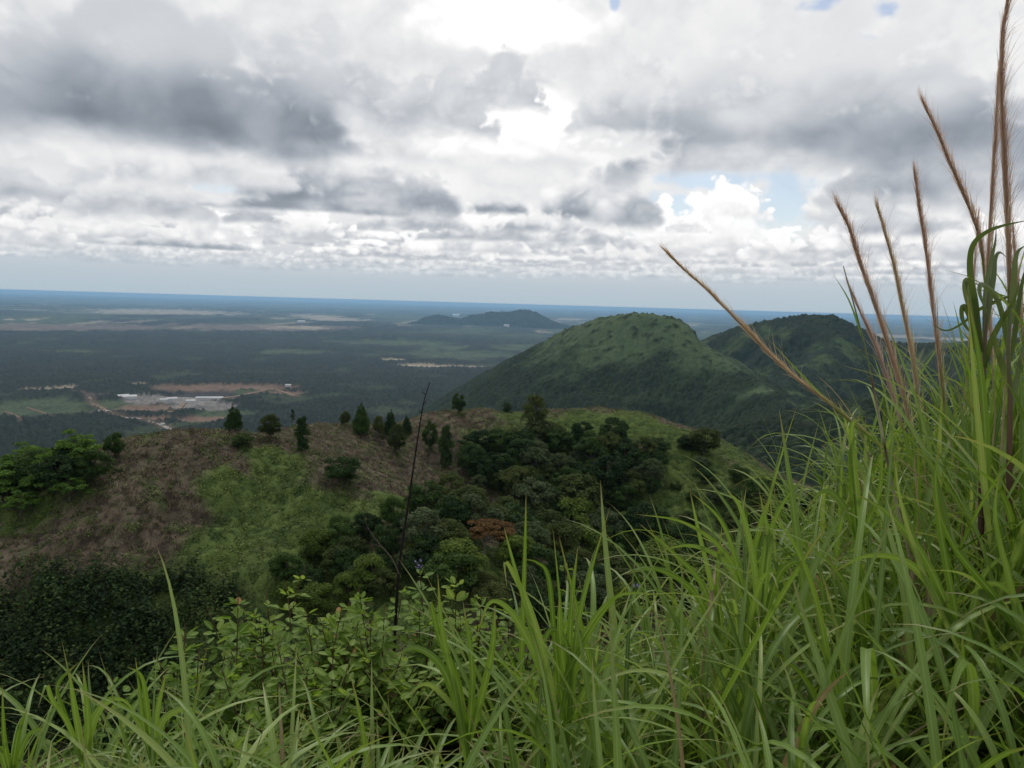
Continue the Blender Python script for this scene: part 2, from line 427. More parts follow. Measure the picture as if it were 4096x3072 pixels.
BACK_HILL = [(532.6, 2544.9, 170.5),
 (582.8, 2431.1, 239.6),
 (622.0, 2400.7, 275.5),
 (688.5, 2351.3, 307.6),
 (751.7, 2300.3, 326.5),
 (814.7, 2257.5, 338.2),
 (863.8, 2217.7, 341.5),
 (884.9, 2198.6, 328.6),
 (907.2, 2178.7, 307.2),
 (922.6, 2161.3, 285.8),
 (949.5, 2127.7, 274.5),
 (982.3, 2079.7, 270.6),
 (1026.2, 2002.4, 277.0),
 (1088.9, 1911.6, 290.1),
 (1150.6, 1816.2, 301.6),
 (1250.3, 1687.3, 315.1),
 (1347.7, 1477.7, 335.1)]
BACK_SPUR = [(863.8, 2217.7, 341.5),
 (819.4, 2041.7, 263.2),
 (684.9, 1879.1, 219.3),
 (576.1, 1705.3, 186.6),
 (445.5, 1432.3, 161.4)]
WOOD_HILL = [(134.1, 768.4, 200.5),
 (172.0, 781.3, 215.2),
 (205.7, 773.1, 226.8),
 (248.3, 781.5, 235.8),
 (298.2, 796.0, 248.1),
 (348.8, 807.9, 256.9),
 (395.4, 808.5, 264.7),
 (431.4, 789.9, 274.4),
 (484.4, 758.5, 287.4),
 (563.7, 701.6, 302.3),
 (628.4, 644.3, 313.1)]
FAR_HILL = [(-1887.8, 12660.0, -67.2),
 (-1531.2, 12708.1, 29.0),
 (-1352.1, 12728.4, 99.3),
 (-1186.3, 12744.9, 140.2),
 (-1025.7, 12758.8, 108.1),
 (-828.2, 12773.2, 76.9),
 (-656.2, 12683.0, 141.7),
 (-367.0, 12694.7, 207.8),
 (-126.7, 12699.4, 207.4),
 (141.4, 12699.2, 258.6),
 (300.2, 12596.4, 227.9),
 (520.6, 12589.2, 111.8),
 (811.5, 12573.8, 34.0),
 (1077.0, 12453.5, 2.0)]
LOW_HILL = [(-3777.1, 12648.1, -70.1),
 (-3575.4, 12706.6, -22.0),
 (-3371.1, 12762.3, 11.9),
 (-3024.6, 12848.8, -16.7),
 (-2599.9, 12941.4, -36.3),
 (-2020.1, 13044.5, -82.1)]
COVER = [(-6826, 15847, 1458, 2510, 0),
 (-4489, 7885, 1045, 949, 1),
 (-2931, 9278, 1015, 1049, 1),
 (-5052, 10856, 374, 427, 4),
 (-2554, 9464, 381, 457, 0),
 (-6029, 9990, 431, 768, 4),
 (-5809, 9718, 101, 361, 0),
 (-5953, 9501, 55, 349, 0),
 (-3032, 13899, 559, 1140, 0),
 (-3768, 15623, 539, 1239, 0),
 (-8401, 37498, 4307, 10001, 4),
 (-13271, 26878, 2473, 4015, 4),
 (-1499, 12445, 429, 770, 4),
 (-1140, 2955, 240, 109, 2),
 (-955, 3021, 158, 96, 2),
 (-851, 2906, 101, 59, 2),
 (-1112, 2839, 140, 108, 3),
 (-1233, 2853, 58, 74, 3),
 (-1108, 2634, 183, 139, 5),
 (-1208, 2585, 60, 86, 5),
 (-951, 2502, 102, 78, 5),
 (-1113, 2411, 84, 75, 2),
 (-971, 2861, 75, 86, 4),
 (-1364, 2325, 176, 211, 4),
 (-1210, 2466, 86, 136, 4),
 (-903, 2908, 68, 74, 4),
 (-851, 2384, 84, 71, 4),
 (-873, 2262, 79, 55, 2),
 (-1006, 2235, 78, 37, 2),
 (-710, 4817, 61, 97, 0),
 (-475, 4395, 140, 161, 0),
 (-221, 4391, 191, 80, 0),
 (-341, 5481, 443, 450, 4),
 (44, 6436, 222, 411, 4),
 (-535, 6265, 217, 325, 4),
 (1418, 20601, 473, 1750, 0),
 (493, 17137, 590, 1206, 0),
 (3231, 13064, 226, 867, 4),
 (3898, 17861, 185, 1071, 0),
 (6181, 13111, 527, 937, 0),
 (5361, 10959, 503, 658, 4),
 (6718, 12427, 427, 719, 0),
 (6284, 14198, 326, 722, 0),
 (7682, 12724, 438, 931, 4),
 (-1587, 2835, 49, 61, 0),
 (-1414, 3030, 35, 34, 0),
 (-1635, 2777, 64, 45, 0),
 (-27562, 45304, 1568, 3939, 4),
 (-1003, 6741, 505, 456, 4),
 (-1464, 5204, 240, 232, 4),
 (-2578, 4665, 161, 123, 4)]
ROADS = [([(-1084, 2229),
 (-1054, 2226),
 (-1009, 2199),
 (-968, 2163),
 (-924, 2121),
 (-878, 2051)], 13, 'pale'),
 ([(-1417, 2677),
 (-1347, 2552),
 (-1283, 2450),
 (-1221, 2377),
 (-1158, 2299),
 (-1084, 2229)], 11, 'red'),
 ([(-1523, 2748),
 (-1481, 2730),
 (-1417, 2677),
 (-1348, 2654)], 8, 'red'),
 ([(-1212, 2268),
 (-1207, 2308),
 (-1205, 2349),
 (-1164, 2317)], 9, 'pale'),
 ([(-1035, 2529),
 (-1003, 2382),
 (-1045, 2353),
 (-1124, 2346)], 9, 'red'),
 ([(-983, 2626),
 (-944, 2781),
 (-918, 2904),
 (-888, 2974),
 (-762, 2826)], 14, 'red'),
 ([(-1438, 2259),
 (-1342, 2168),
 (-1290, 2093)], 4.5, 'red'),
 ([(-1428, 2352),
 (-1334, 2262),
 (-1251, 2186)], 4.5, 'red')]
SHEDS = [(-1276, 2620, 34, 16, 20, 'white roofed shed at the left end of the mine site'),
 (-1248, 2601, 46, 18, 15, 'longer white roofed shed beside the leftmost mine shed'),
 (-997, 2635, 84, 14, -5, 'longest white roofed shed, right of the coal heap'),
 (-1027, 2554, 26, 12, 0, 'small white shed between the middle shed and the longest shed'),
 (-1101, 2586, 30, 12, 10, 'white shed below the coal heap, in the middle of the mine'),
 (-1115, 2558, 22, 12, 0, 'low white shed left of the middle mine shed'),
 (-867, 3096, 22, 10, 0, 'lone white shed on the red soil at the far right of the mine'),
 (-2864, 10866, 100, 40, 0, 'wide pale warehouse far off beyond the brown clearing'),
 (-108, 12089, 80, 40, 0, 'pale factory building at the foot of the distant blue hills'),
 (-1407, 19602, 170, 80, 0, 'white and blue plant building in the gap behind the distant hills')]
TRUCKS = [(-1189, 2292, 'pale truck at the left bend of the dirt road'),
 (-1174, 2315, 'pale truck on the road right of the bend'),
 (-938, 2144, 'pale truck on the grey road behind the brown hump')]
TREES = [(-50.3, 144.5, 4.6, 0.75, 'spire', 'dark feathery tree with a pointed top on the crest behind the brown hump', ''),
 (-43.2, 143.1, 4.8, 0.95, 'round', 'dark bushy tree right of the pointed feathery tree on the crest', ''),
 (-36.8, 140.2, 6.2, 0.5, 'column', 'narrow dark green tree standing in front of the brown saddle slope', ''),
 (-51.7, 188.5, 4.5, 0.5, 'thin', 'thin sparse tree poking above the crest left of the saddle', ''),
 (-36.7, 195.1, 7.8, 0.6, 'spire', 'tallest dark conical tree on the saddle crest', ''),
 (-41.3, 198.2, 4.0, 0.8, 'round', 'small round tree just left of the tallest conical tree', ''),
 (-32.6, 196.8, 5.5, 0.6, 'round', 'dark rounded tree just right of the tallest conical tree', ''),
 (-30.1, 199.2, 6.5, 0.55, 'spire', 'brownish pointed tree in the middle of the saddle tree row', ''),
 (-27.0, 206.2, 4.8, 0.6, 'spire', 'small pointed tree at the right end of the saddle tree row', ''),
 (-27.1, 190.6, 8.0, 0.62, 'round', 'leafy tree on the slope below the saddle tree row', ''),
 (-14.3, 215.5, 5.7, 0.78, 'round', 'lone round dark tree on the small brown rise right of the dead stalk', ''),
 (-1.2, 227.0, 3.4, 0.9, 'round', 'tiny round tree on the crest between the lone tree and the broad tree', ''),
 (6.4, 211.9, 10.7, 0.72, 'broad', 'tall broad tree standing highest on the left of the green hump', ''),
 (-15.5, 190.9, 10.1, 0.46, 'column', 'tall narrow tree down the slope right of the dead stalk', ''),
 (-19.9, 196.5, 7.5, 0.6, 'round', 'leafy tree left of the tall narrow tree by the dead stalk', ''),
 (-27.9, 131.6, 5.6, 1.15, 'bush', 'big dark round bush on the lower edge of the brown saddle slope', ''),
 (-46.3, 137.4, 3.0, 1.3, 'bush', 'low dark bush on the right shoulder of the brown hump', ''),
 (-64.5, 129.3, 4.3, 0.95, 'broad', 'dark green tree at the left edge of the brown hump', ''),
 (-77.3, 126.8, 8.1, 1.1, 'feather', 'light green feathery tree at the far left of the crest', ''),
 (-67.8, 123.6, 8.5, 0.95, 'feather', 'tallest light green feathery tree left of the brown hump', ''),
 (-70.1, 120.6, 6.4, 1.1, 'feather', 'light green tree between the two feathery trees at the left', ''),
 (-77.1, 121.0, 7.4, 1.1, 'feather', 'shadowy green tree at the left border of the photo', ''),
 (-63.2, 120.4, 5.5, 1.1, 'broad', 'darker green tree under the tallest feathery tree', ''),
 (-3.4, 115.4, 6.1, 1.4, 'rust', 'rusty brown flat topped tree with bare pale branches', ''),
 (23.1, 186.6, 10.8, 1.0, 'dark', 'darkest round tree in the middle of the green hump', ''),
 (49.5, 203.0, 7.2, 1.3, 'grey', 'brownish grey tree at the right foot of the green hump', ''),
 (5.5, 178.9, 9.3, 1.2, 'grey', 'grey green tree with a pale crown above the rusty tree', ''),
 (29.3, 202.4, 4.7, 0.7, 'dark', 'thin dark tree on the upper right of the green hump', ''),
 (30.5, 189.1, 5.5, 0.95, 'grey', 'leafy woodland tree among the dense trees covering the green hump', 'woodland trees on the green hump'),
 (8.7, 187.8, 6.3, 1.14, 'round', 'leafy woodland tree among the dense trees covering the green hump', 'woodland trees on the green hump'),
 (8.7, 181.8, 4.5, 1.07, 'grey', 'leafy woodland tree among the dense trees covering the green hump', 'woodland trees on the green hump'),
 (36.3, 194.7, 5.6, 0.97, 'broad', 'leafy woodland tree among the dense trees covering the green hump', 'woodland trees on the green hump'),
 (-4.1, 191.0, 4.9, 1.03, 'dark', 'leafy woodland tree among the dense trees covering the green hump', 'woodland trees on the green hump'),
 (33.9, 188.5, 7.2, 0.99, 'grey', 'leafy woodland tree among the dense trees covering the green hump', 'woodland trees on the green hump'),
 (6.4, 189.9, 7.4, 1.28, 'grey', 'leafy woodland tree among the dense trees covering the green hump', 'woodland trees on the green hump'),
 (-6.8, 184.9, 6.8, 1.0, 'round', 'leafy woodland tree among the dense trees covering the green hump', 'woodland trees on the green hump'),
 (33.3, 197.2, 7.1, 1.04, 'broad', 'leafy woodland tree among the dense trees covering the green hump', 'woodland trees on the green hump'),
 (28.8, 183.8, 6.1, 1.14, 'grey', 'leafy woodland tree among the dense trees covering the green hump', 'woodland trees on the green hump'),
 (17.8, 188.2, 6.5, 1.11, 'dark', 'leafy woodland tree among the dense trees covering the green hump', 'woodland trees on the green hump'),
 (25.1, 191.4, 5.1, 1.22, 'round', 'leafy woodland tree among the dense trees covering the green hump', 'woodland trees on the green hump'),
 (13.7, 184.0, 7.1, 1.25, 'round', 'leafy woodland tree among the dense trees covering the green hump', 'woodland trees on the green hump'),
 (12.1, 191.6, 7.7, 1.03, 'grey', 'leafy woodland tree among the dense trees covering the green hump', 'woodland trees on the green hump'),
 (24.9, 201.0, 7.4, 1.15, 'grey', 'leafy woodland tree among the dense trees covering the green hump', 'woodland trees on the green hump'),
 (4.0, 199.5, 7.3, 0.95, 'round', 'leafy woodland tree among the dense trees covering the green hump', 'woodland trees on the green hump'),
 (1.1, 183.0, 7.9, 1.21, 'grey', 'leafy woodland tree among the dense trees covering the green hump', 'woodland trees on the green hump'),
 (18.6, 193.6, 6.1, 1.14, 'round', 'leafy woodland tree among the dense trees covering the green hump', 'woodland trees on the green hump'),
 (21.0, 204.4, 6.7, 1.12, 'broad', 'leafy woodland tree among the dense trees covering the green hump', 'woodland trees on the green hump'),
 (-2.8, 198.5, 7.3, 1.26, 'broad', 'leafy woodland tree among the dense trees covering the green hump', 'woodland trees on the green hump'),
 (12.2, 203.6, 7.8, 1.15, 'broad', 'leafy woodland tree among the dense trees covering the green hump', 'woodland trees on the green hump'),
 (1.1, 203.0, 5.6, 1.14, 'grey', 'leafy woodland tree among the dense trees covering the green hump', 'woodland trees on the green hump'),
 (29.3, 201.4, 5.3, 1.1, 'dark', 'leafy woodland tree among the dense trees covering the green hump', 'woodland trees on the green hump'),
 (1.0, 189.0, 4.6, 1.05, 'broad', 'leafy woodland tree among the dense trees covering the green hump', 'woodland trees on the green hump'),
 (21.6, 182.7, 5.7, 1.23, 'broad', 'leafy woodland tree among the dense trees covering the green hump', 'woodland trees on the green hump'),
 (20.1, 197.5, 8.6, 1.25, 'round', 'leafy woodland tree among the dense trees covering the green hump', 'woodland trees on the green hump'),
 (20.6, 185.9, 4.8, 1.22, 'round', 'leafy woodland tree among the dense trees covering the green hump', 'woodland trees on the green hump'),
 (26.3, 204.8, 8.6, 1.03, 'dark', 'leafy woodland tree among the dense trees covering the green hump', 'woodland trees on the green hump'),
 (-9.4, 193.3, 6.1, 1.12, 'broad', 'leafy woodland tree among the dense trees covering the green hump', 'woodland trees on the green hump'),
 (10.1, 184.7, 6.3, 1.08, 'broad', 'leafy woodland tree among the dense trees covering the green hump', 'woodland trees on the green hump'),
 (12.3, 197.6, 5.0, 1.18, 'broad', 'leafy woodland tree among the dense trees covering the green hump', 'woodland trees on the green hump'),
 (23.5, 183.5, 4.7, 1.1, 'dark', 'leafy woodland tree among the dense trees covering the green hump', 'woodland trees on the green hump'),
 (17.1, 202.3, 5.6, 1.29, 'broad', 'leafy woodland tree among the dense trees covering the green hump', 'woodland trees on the green hump'),
 (19.0, 181.0, 6.7, 1.17, 'round', 'leafy woodland tree among the dense trees covering the green hump', 'woodland trees on the green hump'),
 (21.9, 191.3, 7.0, 1.2, 'broad', 'leafy woodland tree among the dense trees covering the green hump', 'woodland trees on the green hump'),
 (33.1, 186.1, 5.0, 1.07, 'dark', 'leafy woodland tree among the dense trees covering the green hump', 'woodland trees on the green hump'),
 (8.3, 207.3, 7.6, 1.28, 'grey', 'leafy woodland tree among the dense trees covering the green hump', 'woodland trees on the green hump'),
 (31.5, 194.0, 6.5, 1.06, 'dark', 'leafy woodland tree among the dense trees covering the green hump', 'woodland trees on the green hump'),
 (5.4, 182.4, 7.1, 1.23, 'round', 'leafy woodland tree among the dense trees covering the green hump', 'woodland trees on the green hump'),
 (-9.2, 187.8, 7.9, 0.96, 'dark', 'leafy woodland tree among the dense trees covering the green hump', 'woodland trees on the green hump'),
 (16.6, 190.3, 6.9, 1.26, 'broad', 'leafy woodland tree among the dense trees covering the green hump', 'woodland trees on the green hump'),
 (13.6, 187.0, 8.1, 1.1, 'broad', 'leafy woodland tree among the dense trees covering the green hump', 'woodland trees on the green hump'),
 (-7.1, 199.4, 6.1, 1.27, 'broad', 'leafy woodland tree among the dense trees covering the green hump', 'woodland trees on the green hump'),
 (12.0, 207.7, 6.1, 1.2, 'broad', 'leafy woodland tree among the dense trees covering the green hump', 'woodland trees on the green hump'),
 (23.6, 187.5, 4.6, 1.26, 'broad', 'leafy woodland tree among the dense trees covering the green hump', 'woodland trees on the green hump'),
 (28.6, 196.4, 7.1, 1.15, 'dark', 'leafy woodland tree among the dense trees covering the green hump', 'woodland trees on the green hump'),
 (19.0, 207.6, 7.6, 0.96, 'dark', 'leafy woodland tree among the dense trees covering the green hump', 'woodland trees on the green hump'),
 (-10.5, 198.2, 5.1, 1.18, 'dark', 'leafy woodland tree among the dense trees covering the green hump', 'woodland trees on the green hump'),
 (5.3, 187.9, 4.6, 1.14, 'broad', 'leafy woodland tree among the dense trees covering the green hump', 'woodland trees on the green hump'),
 (-3.1, 184.0, 4.7, 0.96, 'round', 'leafy woodland tree among the dense trees covering the green hump', 'woodland trees on the green hump'),
 (26.6, 181.6, 7.2, 1.16, 'broad', 'leafy woodland tree among the dense trees covering the green hump', 'woodland trees on the green hump'),
 (1.2, 186.5, 4.9, 0.97, 'broad', 'leafy woodland tree among the dense trees covering the green hump', 'woodland trees on the green hump'),
 (22.4, 194.7, 4.8, 1.0, 'broad', 'leafy woodland tree among the dense trees covering the green hump', 'woodland trees on the green hump'),
 (27.9, 186.4, 6.7, 1.06, 'grey', 'leafy woodland tree among the dense trees covering the green hump', 'woodland trees on the green hump'),
 (6.5, 196.4, 6.3, 1.0, 'grey', 'leafy woodland tree among the dense trees covering the green hump', 'woodland trees on the green hump'),
 (-7.1, 181.4, 4.6, 0.97, 'grey', 'leafy woodland tree among the dense trees covering the green hump', 'woodland trees on the green hump'),
 (16.4, 197.3, 5.5, 0.96, 'grey', 'leafy woodland tree among the dense trees covering the green hump', 'woodland trees on the green hump'),
 (17.4, 184.7, 5.0, 1.29, 'grey', 'leafy woodland tree among the dense trees covering the green hump', 'woodland trees on the green hump'),
 (-2.3, 188.5, 6.7, 1.2, 'round', 'leafy woodland tree among the dense trees covering the green hump', 'woodland trees on the green hump'),
 (15.4, 194.4, 5.1, 1.08, 'round', 'leafy woodland tree among the dense trees covering the green hump', 'woodland trees on the green hump'),
 (4.6, 184.4, 7.1, 1.07, 'grey', 'leafy woodland tree among the dense trees covering the green hump', 'woodland trees on the green hump'),
 (3.4, 193.5, 7.7, 1.24, 'dark', 'leafy woodland tree among the dense trees covering the green hump', 'woodland trees on the green hump'),
 (37.3, 201.1, 5.2, 1.31, 'bush', 'spreading bush on the open right flank of the green hump', 'bushes on the right flank of the green hump'),
 (47.4, 172.1, 3.5, 1.22, 'bush', 'spreading bush on the open right flank of the green hump', 'bushes on the right flank of the green hump'),
 (40.3, 175.4, 3.9, 1.43, 'grey', 'spreading bush on the open right flank of the green hump', 'bushes on the right flank of the green hump'),
 (39.8, 188.3, 2.9, 1.06, 'bush', 'spreading bush on the open right flank of the green hump', 'bushes on the right flank of the green hump'),
 (47.0, 178.9, 4.7, 1.2, 'grey', 'spreading bush on the open right flank of the green hump', 'bushes on the right flank of the green hump'),
 (46.0, 204.4, 4.7, 1.41, 'bush', 'spreading bush on the open right flank of the green hump', 'bushes on the right flank of the green hump'),
 (46.9, 189.3, 4.7, 1.24, 'bush', 'spreading bush on the open right flank of the green hump', 'bushes on the right flank of the green hump'),
 (52.2, 179.6, 3.5, 1.4, 'grey', 'spreading bush on the open right flank of the green hump', 'bushes on the right flank of the green hump'),
 (47.2, 195.9, 3.6, 1.38, 'grey', 'spreading bush on the open right flank of the green hump', 'bushes on the right flank of the green hump'),
 (42.5, 183.1, 2.9, 1.14, 'bush', 'spreading bush on the open right flank of the green hump', 'bushes on the right flank of the green hump'),
 (54.2, 187.3, 4.8, 1.17, 'bush', 'spreading bush on the open right flank of the green hump', 'bushes on the right flank of the green hump'),
 (57.2, 163.8, 8.6, 1.02, 'broad', 'dark tree in the hollow at the right foot of the green hump', 'trees in the hollow right of the green hump'),
 (56.2, 156.2, 8.3, 0.95, 'dark', 'dark tree in the hollow at the right foot of the green hump', 'trees in the hollow right of the green hump'),
 (48.5, 160.3, 5.9, 0.91, 'round', 'dark tree in the hollow at the right foot of the green hump', 'trees in the hollow right of the green hump'),
 (53.2, 163.0, 7.0, 0.88, 'round', 'dark tree in the hollow at the right foot of the green hump', 'trees in the hollow right of the green hump'),
 (50.5, 174.3, 6.6, 0.95, 'broad', 'dark tree in the hollow at the right foot of the green hump', 'trees in the hollow right of the green hump'),
 (61.7, 160.6, 8.4, 1.08, 'round', 'dark tree in the hollow at the right foot of the green hump', 'trees in the hollow right of the green hump'),
 (48.8, 167.0, 6.9, 0.98, 'round', 'dark tree in the hollow at the right foot of the green hump', 'trees in the hollow right of the green hump'),
 (54.7, 174.6, 8.4, 0.95, 'round', 'dark tree in the hollow at the right foot of the green hump', 'trees in the hollow right of the green hump'),
 (58.3, 173.0, 7.2, 1.08, 'broad', 'dark tree in the hollow at the right foot of the green hump', 'trees in the hollow right of the green hump'),
 (58.9, 168.0, 6.3, 1.07, 'broad', 'dark tree in the hollow at the right foot of the green hump', 'trees in the hollow right of the green hump'),
 (53.6, 169.2, 6.3, 1.03, 'broad', 'dark tree in the hollow at the right foot of the green hump', 'trees in the hollow right of the green hump'),
 (64.3, 164.4, 8.0, 0.86, 'round', 'dark tree in the hollow at the right foot of the green hump', 'trees in the hollow right of the green hump'),
 (1.5, 100.5, 5.3, 1.32, 'dark', 'leafy woodland tree in the gully between brown hump and green hump', 'woodland trees in the gully'),
 (16.4, 113.8, 6.0, 1.11, 'lime', 'leafy woodland tree in the gully between brown hump and green hump', 'woodland trees in the gully'),
 (-6.5, 103.3, 6.0, 1.28, 'lime', 'leafy woodland tree in the gully between brown hump and green hump', 'woodland trees in the gully'),
 (35.2, 155.1, 7.9, 1.23, 'lime', 'leafy woodland tree in the gully between brown hump and green hump', 'woodland trees in the gully'),
 (-0.4, 154.5, 6.7, 1.12, 'broad', 'leafy woodland tree in the gully between brown hump and green hump', 'woodland trees in the gully'),
 (20.4, 127.9, 7.7, 1.35, 'lime', 'leafy woodland tree in the gully between brown hump and green hump', 'woodland trees in the gully'),
 (1.2, 112.5, 6.5, 1.03, 'lime', 'leafy woodland tree in the gully between brown hump and green hump', 'woodland trees in the gully'),
 (-5.0, 121.9, 7.6, 1.11, 'grey', 'leafy woodland tree in the gully between brown hump and green hump', 'woodland trees in the gully'),
 (18.5, 178.5, 7.0, 1.03, 'broad', 'leafy woodland tree in the gully between brown hump and green hump', 'woodland trees in the gully'),
 (22.0, 165.5, 10.0, 1.03, 'round', 'leafy woodland tree in the gully between brown hump and green hump', 'woodland trees in the gully'),
 (-8.1, 108.7, 5.9, 1.11, 'broad', 'leafy woodland tree in the gully between brown hump and green hump', 'woodland trees in the gully'),
 (34.4, 160.9, 8.2, 1.2, 'round', 'leafy woodland tree in the gully between brown hump and green hump', 'woodland trees in the gully'),
 (-12.4, 104.3, 4.2, 1.32, 'dark', 'leafy woodland tree in the gully between brown hump and green hump', 'woodland trees in the gully'),
 (11.5, 127.0, 6.6, 1.08, 'round', 'leafy woodland tree in the gully between brown hump and green hump', 'woodland trees in the gully'),
 (14.0, 117.2, 7.2, 1.13, 'dark', 'leafy woodland tree in the gully between brown hump and green hump', 'woodland trees in the gully'),
 (21.2, 171.2, 9.9, 1.08, 'grey', 'leafy woodland tree in the gully between brown hump and green hump', 'woodland trees in the gully'),
 (36.9, 166.5, 7.8, 1.34, 'broad', 'leafy woodland tree in the gully between brown hump and green hump', 'woodland trees in the gully'),
 (24.3, 150.6, 6.4, 1.01, 'lime', 'leafy woodland tree in the gully between brown hump and green hump', 'woodland trees in the gully'),
 (-9.8, 105.5, 5.7, 1.17, 'dark', 'leafy woodland tree in the gully between brown hump and green hump', 'woodland trees in the gully'),
 (11.4, 110.9, 6.9, 1.22, 'grey', 'leafy woodland tree in the gully between brown hump and green hump', 'woodland trees in the gully'),
 (8.9, 116.7, 6.1, 1.26, 'broad', 'leafy woodland tree in the gully between brown hump and green hump', 'woodland trees in the gully'),
 (-11.3, 109.9, 6.6, 1.24, 'grey', 'leafy woodland tree in the gully between brown hump and green hump', 'woodland trees in the gully'),
 (2.1, 105.0, 5.4, 1.11, 'grey', 'leafy woodland tree in the gully between brown hump and green hump', 'woodland trees in the gully'),
 (15.4, 108.4, 5.8, 1.2, 'lime', 'leafy woodland tree in the gully between brown hump and green hump', 'woodland trees in the gully'),
 (-7.0, 131.3, 7.0, 1.23, 'grey', 'leafy woodland tree in the gully between brown hump and green hump', 'woodland trees in the gully'),
 (10.6, 179.7, 8.9, 1.12, 'dark', 'leafy woodland tree in the gully between brown hump and green hump', 'woodland trees in the gully'),
 (3.2, 124.5, 7.3, 1.02, 'grey', 'leafy woodland tree in the gully between brown hump and green hump', 'woodland trees in the gully'),
 (4.3, 111.9, 6.6, 1.22, 'broad', 'leafy woodland tree in the gully between brown hump and green hump', 'woodland trees in the gully'),
 (32.0, 159.8, 9.8, 1.24, 'lime', 'leafy woodland tree in the gully between brown hump and green hump', 'woodland trees in the gully'),
 (26.8, 167.9, 6.9, 1.01, 'lime', 'leafy woodland tree in the gully between brown hump and green hump', 'woodland trees in the gully'),
 (27.1, 163.8, 6.3, 1.02, 'dark', 'leafy woodland tree in the gully between brown hump and green hump', 'woodland trees in the gully'),
 (10.4, 103.5, 4.1, 1.03, 'grey', 'leafy woodland tree in the gully between brown hump and green hump', 'woodland trees in the gully'),
 (14.2, 148.8, 9.0, 1.11, 'lime', 'leafy woodland tree in the gully between brown hump and green hump', 'woodland trees in the gully'),
 (32.4, 164.9, 7.5, 1.28, 'broad', 'leafy woodland tree in the gully between brown hump and green hump', 'woodland trees in the gully'),
 (24.6, 129.7, 6.8, 1.3, 'grey', 'leafy woodland tree in the gully between brown hump and green hump', 'woodland trees in the gully'),
 (-6.8, 100.8, 6.1, 1.34, 'broad', 'leafy woodland tree in the gully between brown hump and green hump', 'woodland trees in the gully'),
 (-8.7, 120.2, 6.4, 1.05, 'broad', 'leafy woodland tree in the gully between brown hump and green hump', 'woodland trees in the gully'),
 (14.6, 173.9, 10.6, 1.08, 'lime', 'leafy woodland tree in the gully between brown hump and green hump', 'woodland trees in the gully'),
 (34.3, 151.2, 6.0, 1.2, 'round', 'leafy woodland tree in the gully between brown hump and green hump', 'woodland trees in the gully'),
 (-1.6, 133.5, 6.5, 1.33, 'grey', 'leafy woodland tree in the gully between brown hump and green hump', 'woodland trees in the gully'),
 (17.3, 127.8, 7.7, 1.26, 'broad', 'leafy woodland tree in the gully between brown hump and green hump', 'woodland trees in the gully'),
 (6.6, 101.3, 5.8, 1.24, 'dark', 'leafy woodland tree in the gully between brown hump and green hump', 'woodland trees in the gully'),
 (15.5, 180.8, 11.5, 1.21, 'broad', 'leafy woodland tree in the gully between brown hump and green hump', 'woodland trees in the gully'),
 (5.6, 104.4, 4.9, 1.34, 'broad', 'leafy woodland tree in the gully between brown hump and green hump', 'woodland trees in the gully'),
 (8.1, 157.3, 8.7, 1.19, 'broad', 'leafy woodland tree in the gully between brown hump and green hump', 'woodland trees in the gully'),
 (26.0, 173.6, 6.7, 1.33, 'lime', 'leafy woodland tree in the gully between brown hump and green hump', 'woodland trees in the gully'),
 (1.3, 133.5, 7.8, 1.32, 'round', 'leafy woodland tree in the gully between brown hump and green hump', 'woodland trees in the gully'),
 (29.5, 171.0, 10.6, 1.1, 'broad', 'leafy woodland tree in the gully between brown hump and green hump', 'woodland trees in the gully'),
 (5.7, 110.4, 4.4, 1.27, 'dark', 'leafy woodland tree in the gully between brown hump and green hump', 'woodland trees in the gully'),
 (-1.9, 99.5, 4.6, 1.27, 'grey', 'leafy woodland tree in the gully between brown hump and green hump', 'woodland trees in the gully'),
 (7.3, 174.3, 7.1, 1.02, 'broad', 'leafy woodland tree in the gully between brown hump and green hump', 'woodland trees in the gully'),
 (9.4, 139.7, 8.3, 1.1, 'grey', 'leafy woodland tree in the gully between brown hump and green hump', 'woodland trees in the gully'),
 (-2.6, 102.5, 3.9, 1.17, 'round', 'leafy woodland tree in the gully between brown hump and green hump', 'woodland trees in the gully'),
 (16.1, 142.1, 5.4, 1.35, 'dark', 'leafy woodland tree in the gully between brown hump and green hump', 'woodland trees in the gully'),
 (-11.5, 107.4, 4.6, 1.17, 'broad', 'leafy woodland tree in the gully between brown hump and green hump', 'woodland trees in the gully'),
 (37.6, 158.6, 7.9, 1.03, 'round', 'leafy woodland tree in the gully between brown hump and green hump', 'woodland trees in the gully'),
 (-13.3, 123.8, 6.7, 1.18, 'round', 'green tree on the gully edge behind the dead stalk', 'trees on the gully edge'),
 (-10.0, 113.1, 4.1, 1.14, 'grey', 'green tree on the gully edge behind the dead stalk', 'trees on the gully edge'),
 (-8.7, 121.7, 5.8, 1.18, 'broad', 'green tree on the gully edge behind the dead stalk', 'trees on the gully edge'),
 (-17.4, 118.7, 5.1, 0.91, 'broad', 'green tree on the gully edge behind the dead stalk', 'trees on the gully edge'),
 (-11.2, 131.5, 5.3, 1.09, 'round', 'green tree on the gully edge behind the dead stalk', 'trees on the gully edge'),
 (-21.1, 117.1, 4.5, 1.09, 'broad', 'green tree on the gully edge behind the dead stalk', 'trees on the gully edge'),
 (-22.7, 108.1, 5.6, 1.19, 'broad', 'green tree on the gully edge behind the dead stalk', 'trees on the gully edge'),
 (-13.5, 104.6, 3.7, 1.06, 'grey', 'green tree on the gully edge behind the dead stalk', 'trees on the gully edge'),
 (-24.4, 113.4, 6.1, 1.0, 'round', 'green tree on the gully edge behind the dead stalk', 'trees on the gully edge'),
 (-17.0, 109.7, 5.4, 0.92, 'round', 'green tree on the gully edge behind the dead stalk', 'trees on the gully edge'),
 (-25.1, 117.3, 5.2, 1.08, 'broad', 'green tree on the gully edge behind the dead stalk', 'trees on the gully edge'),
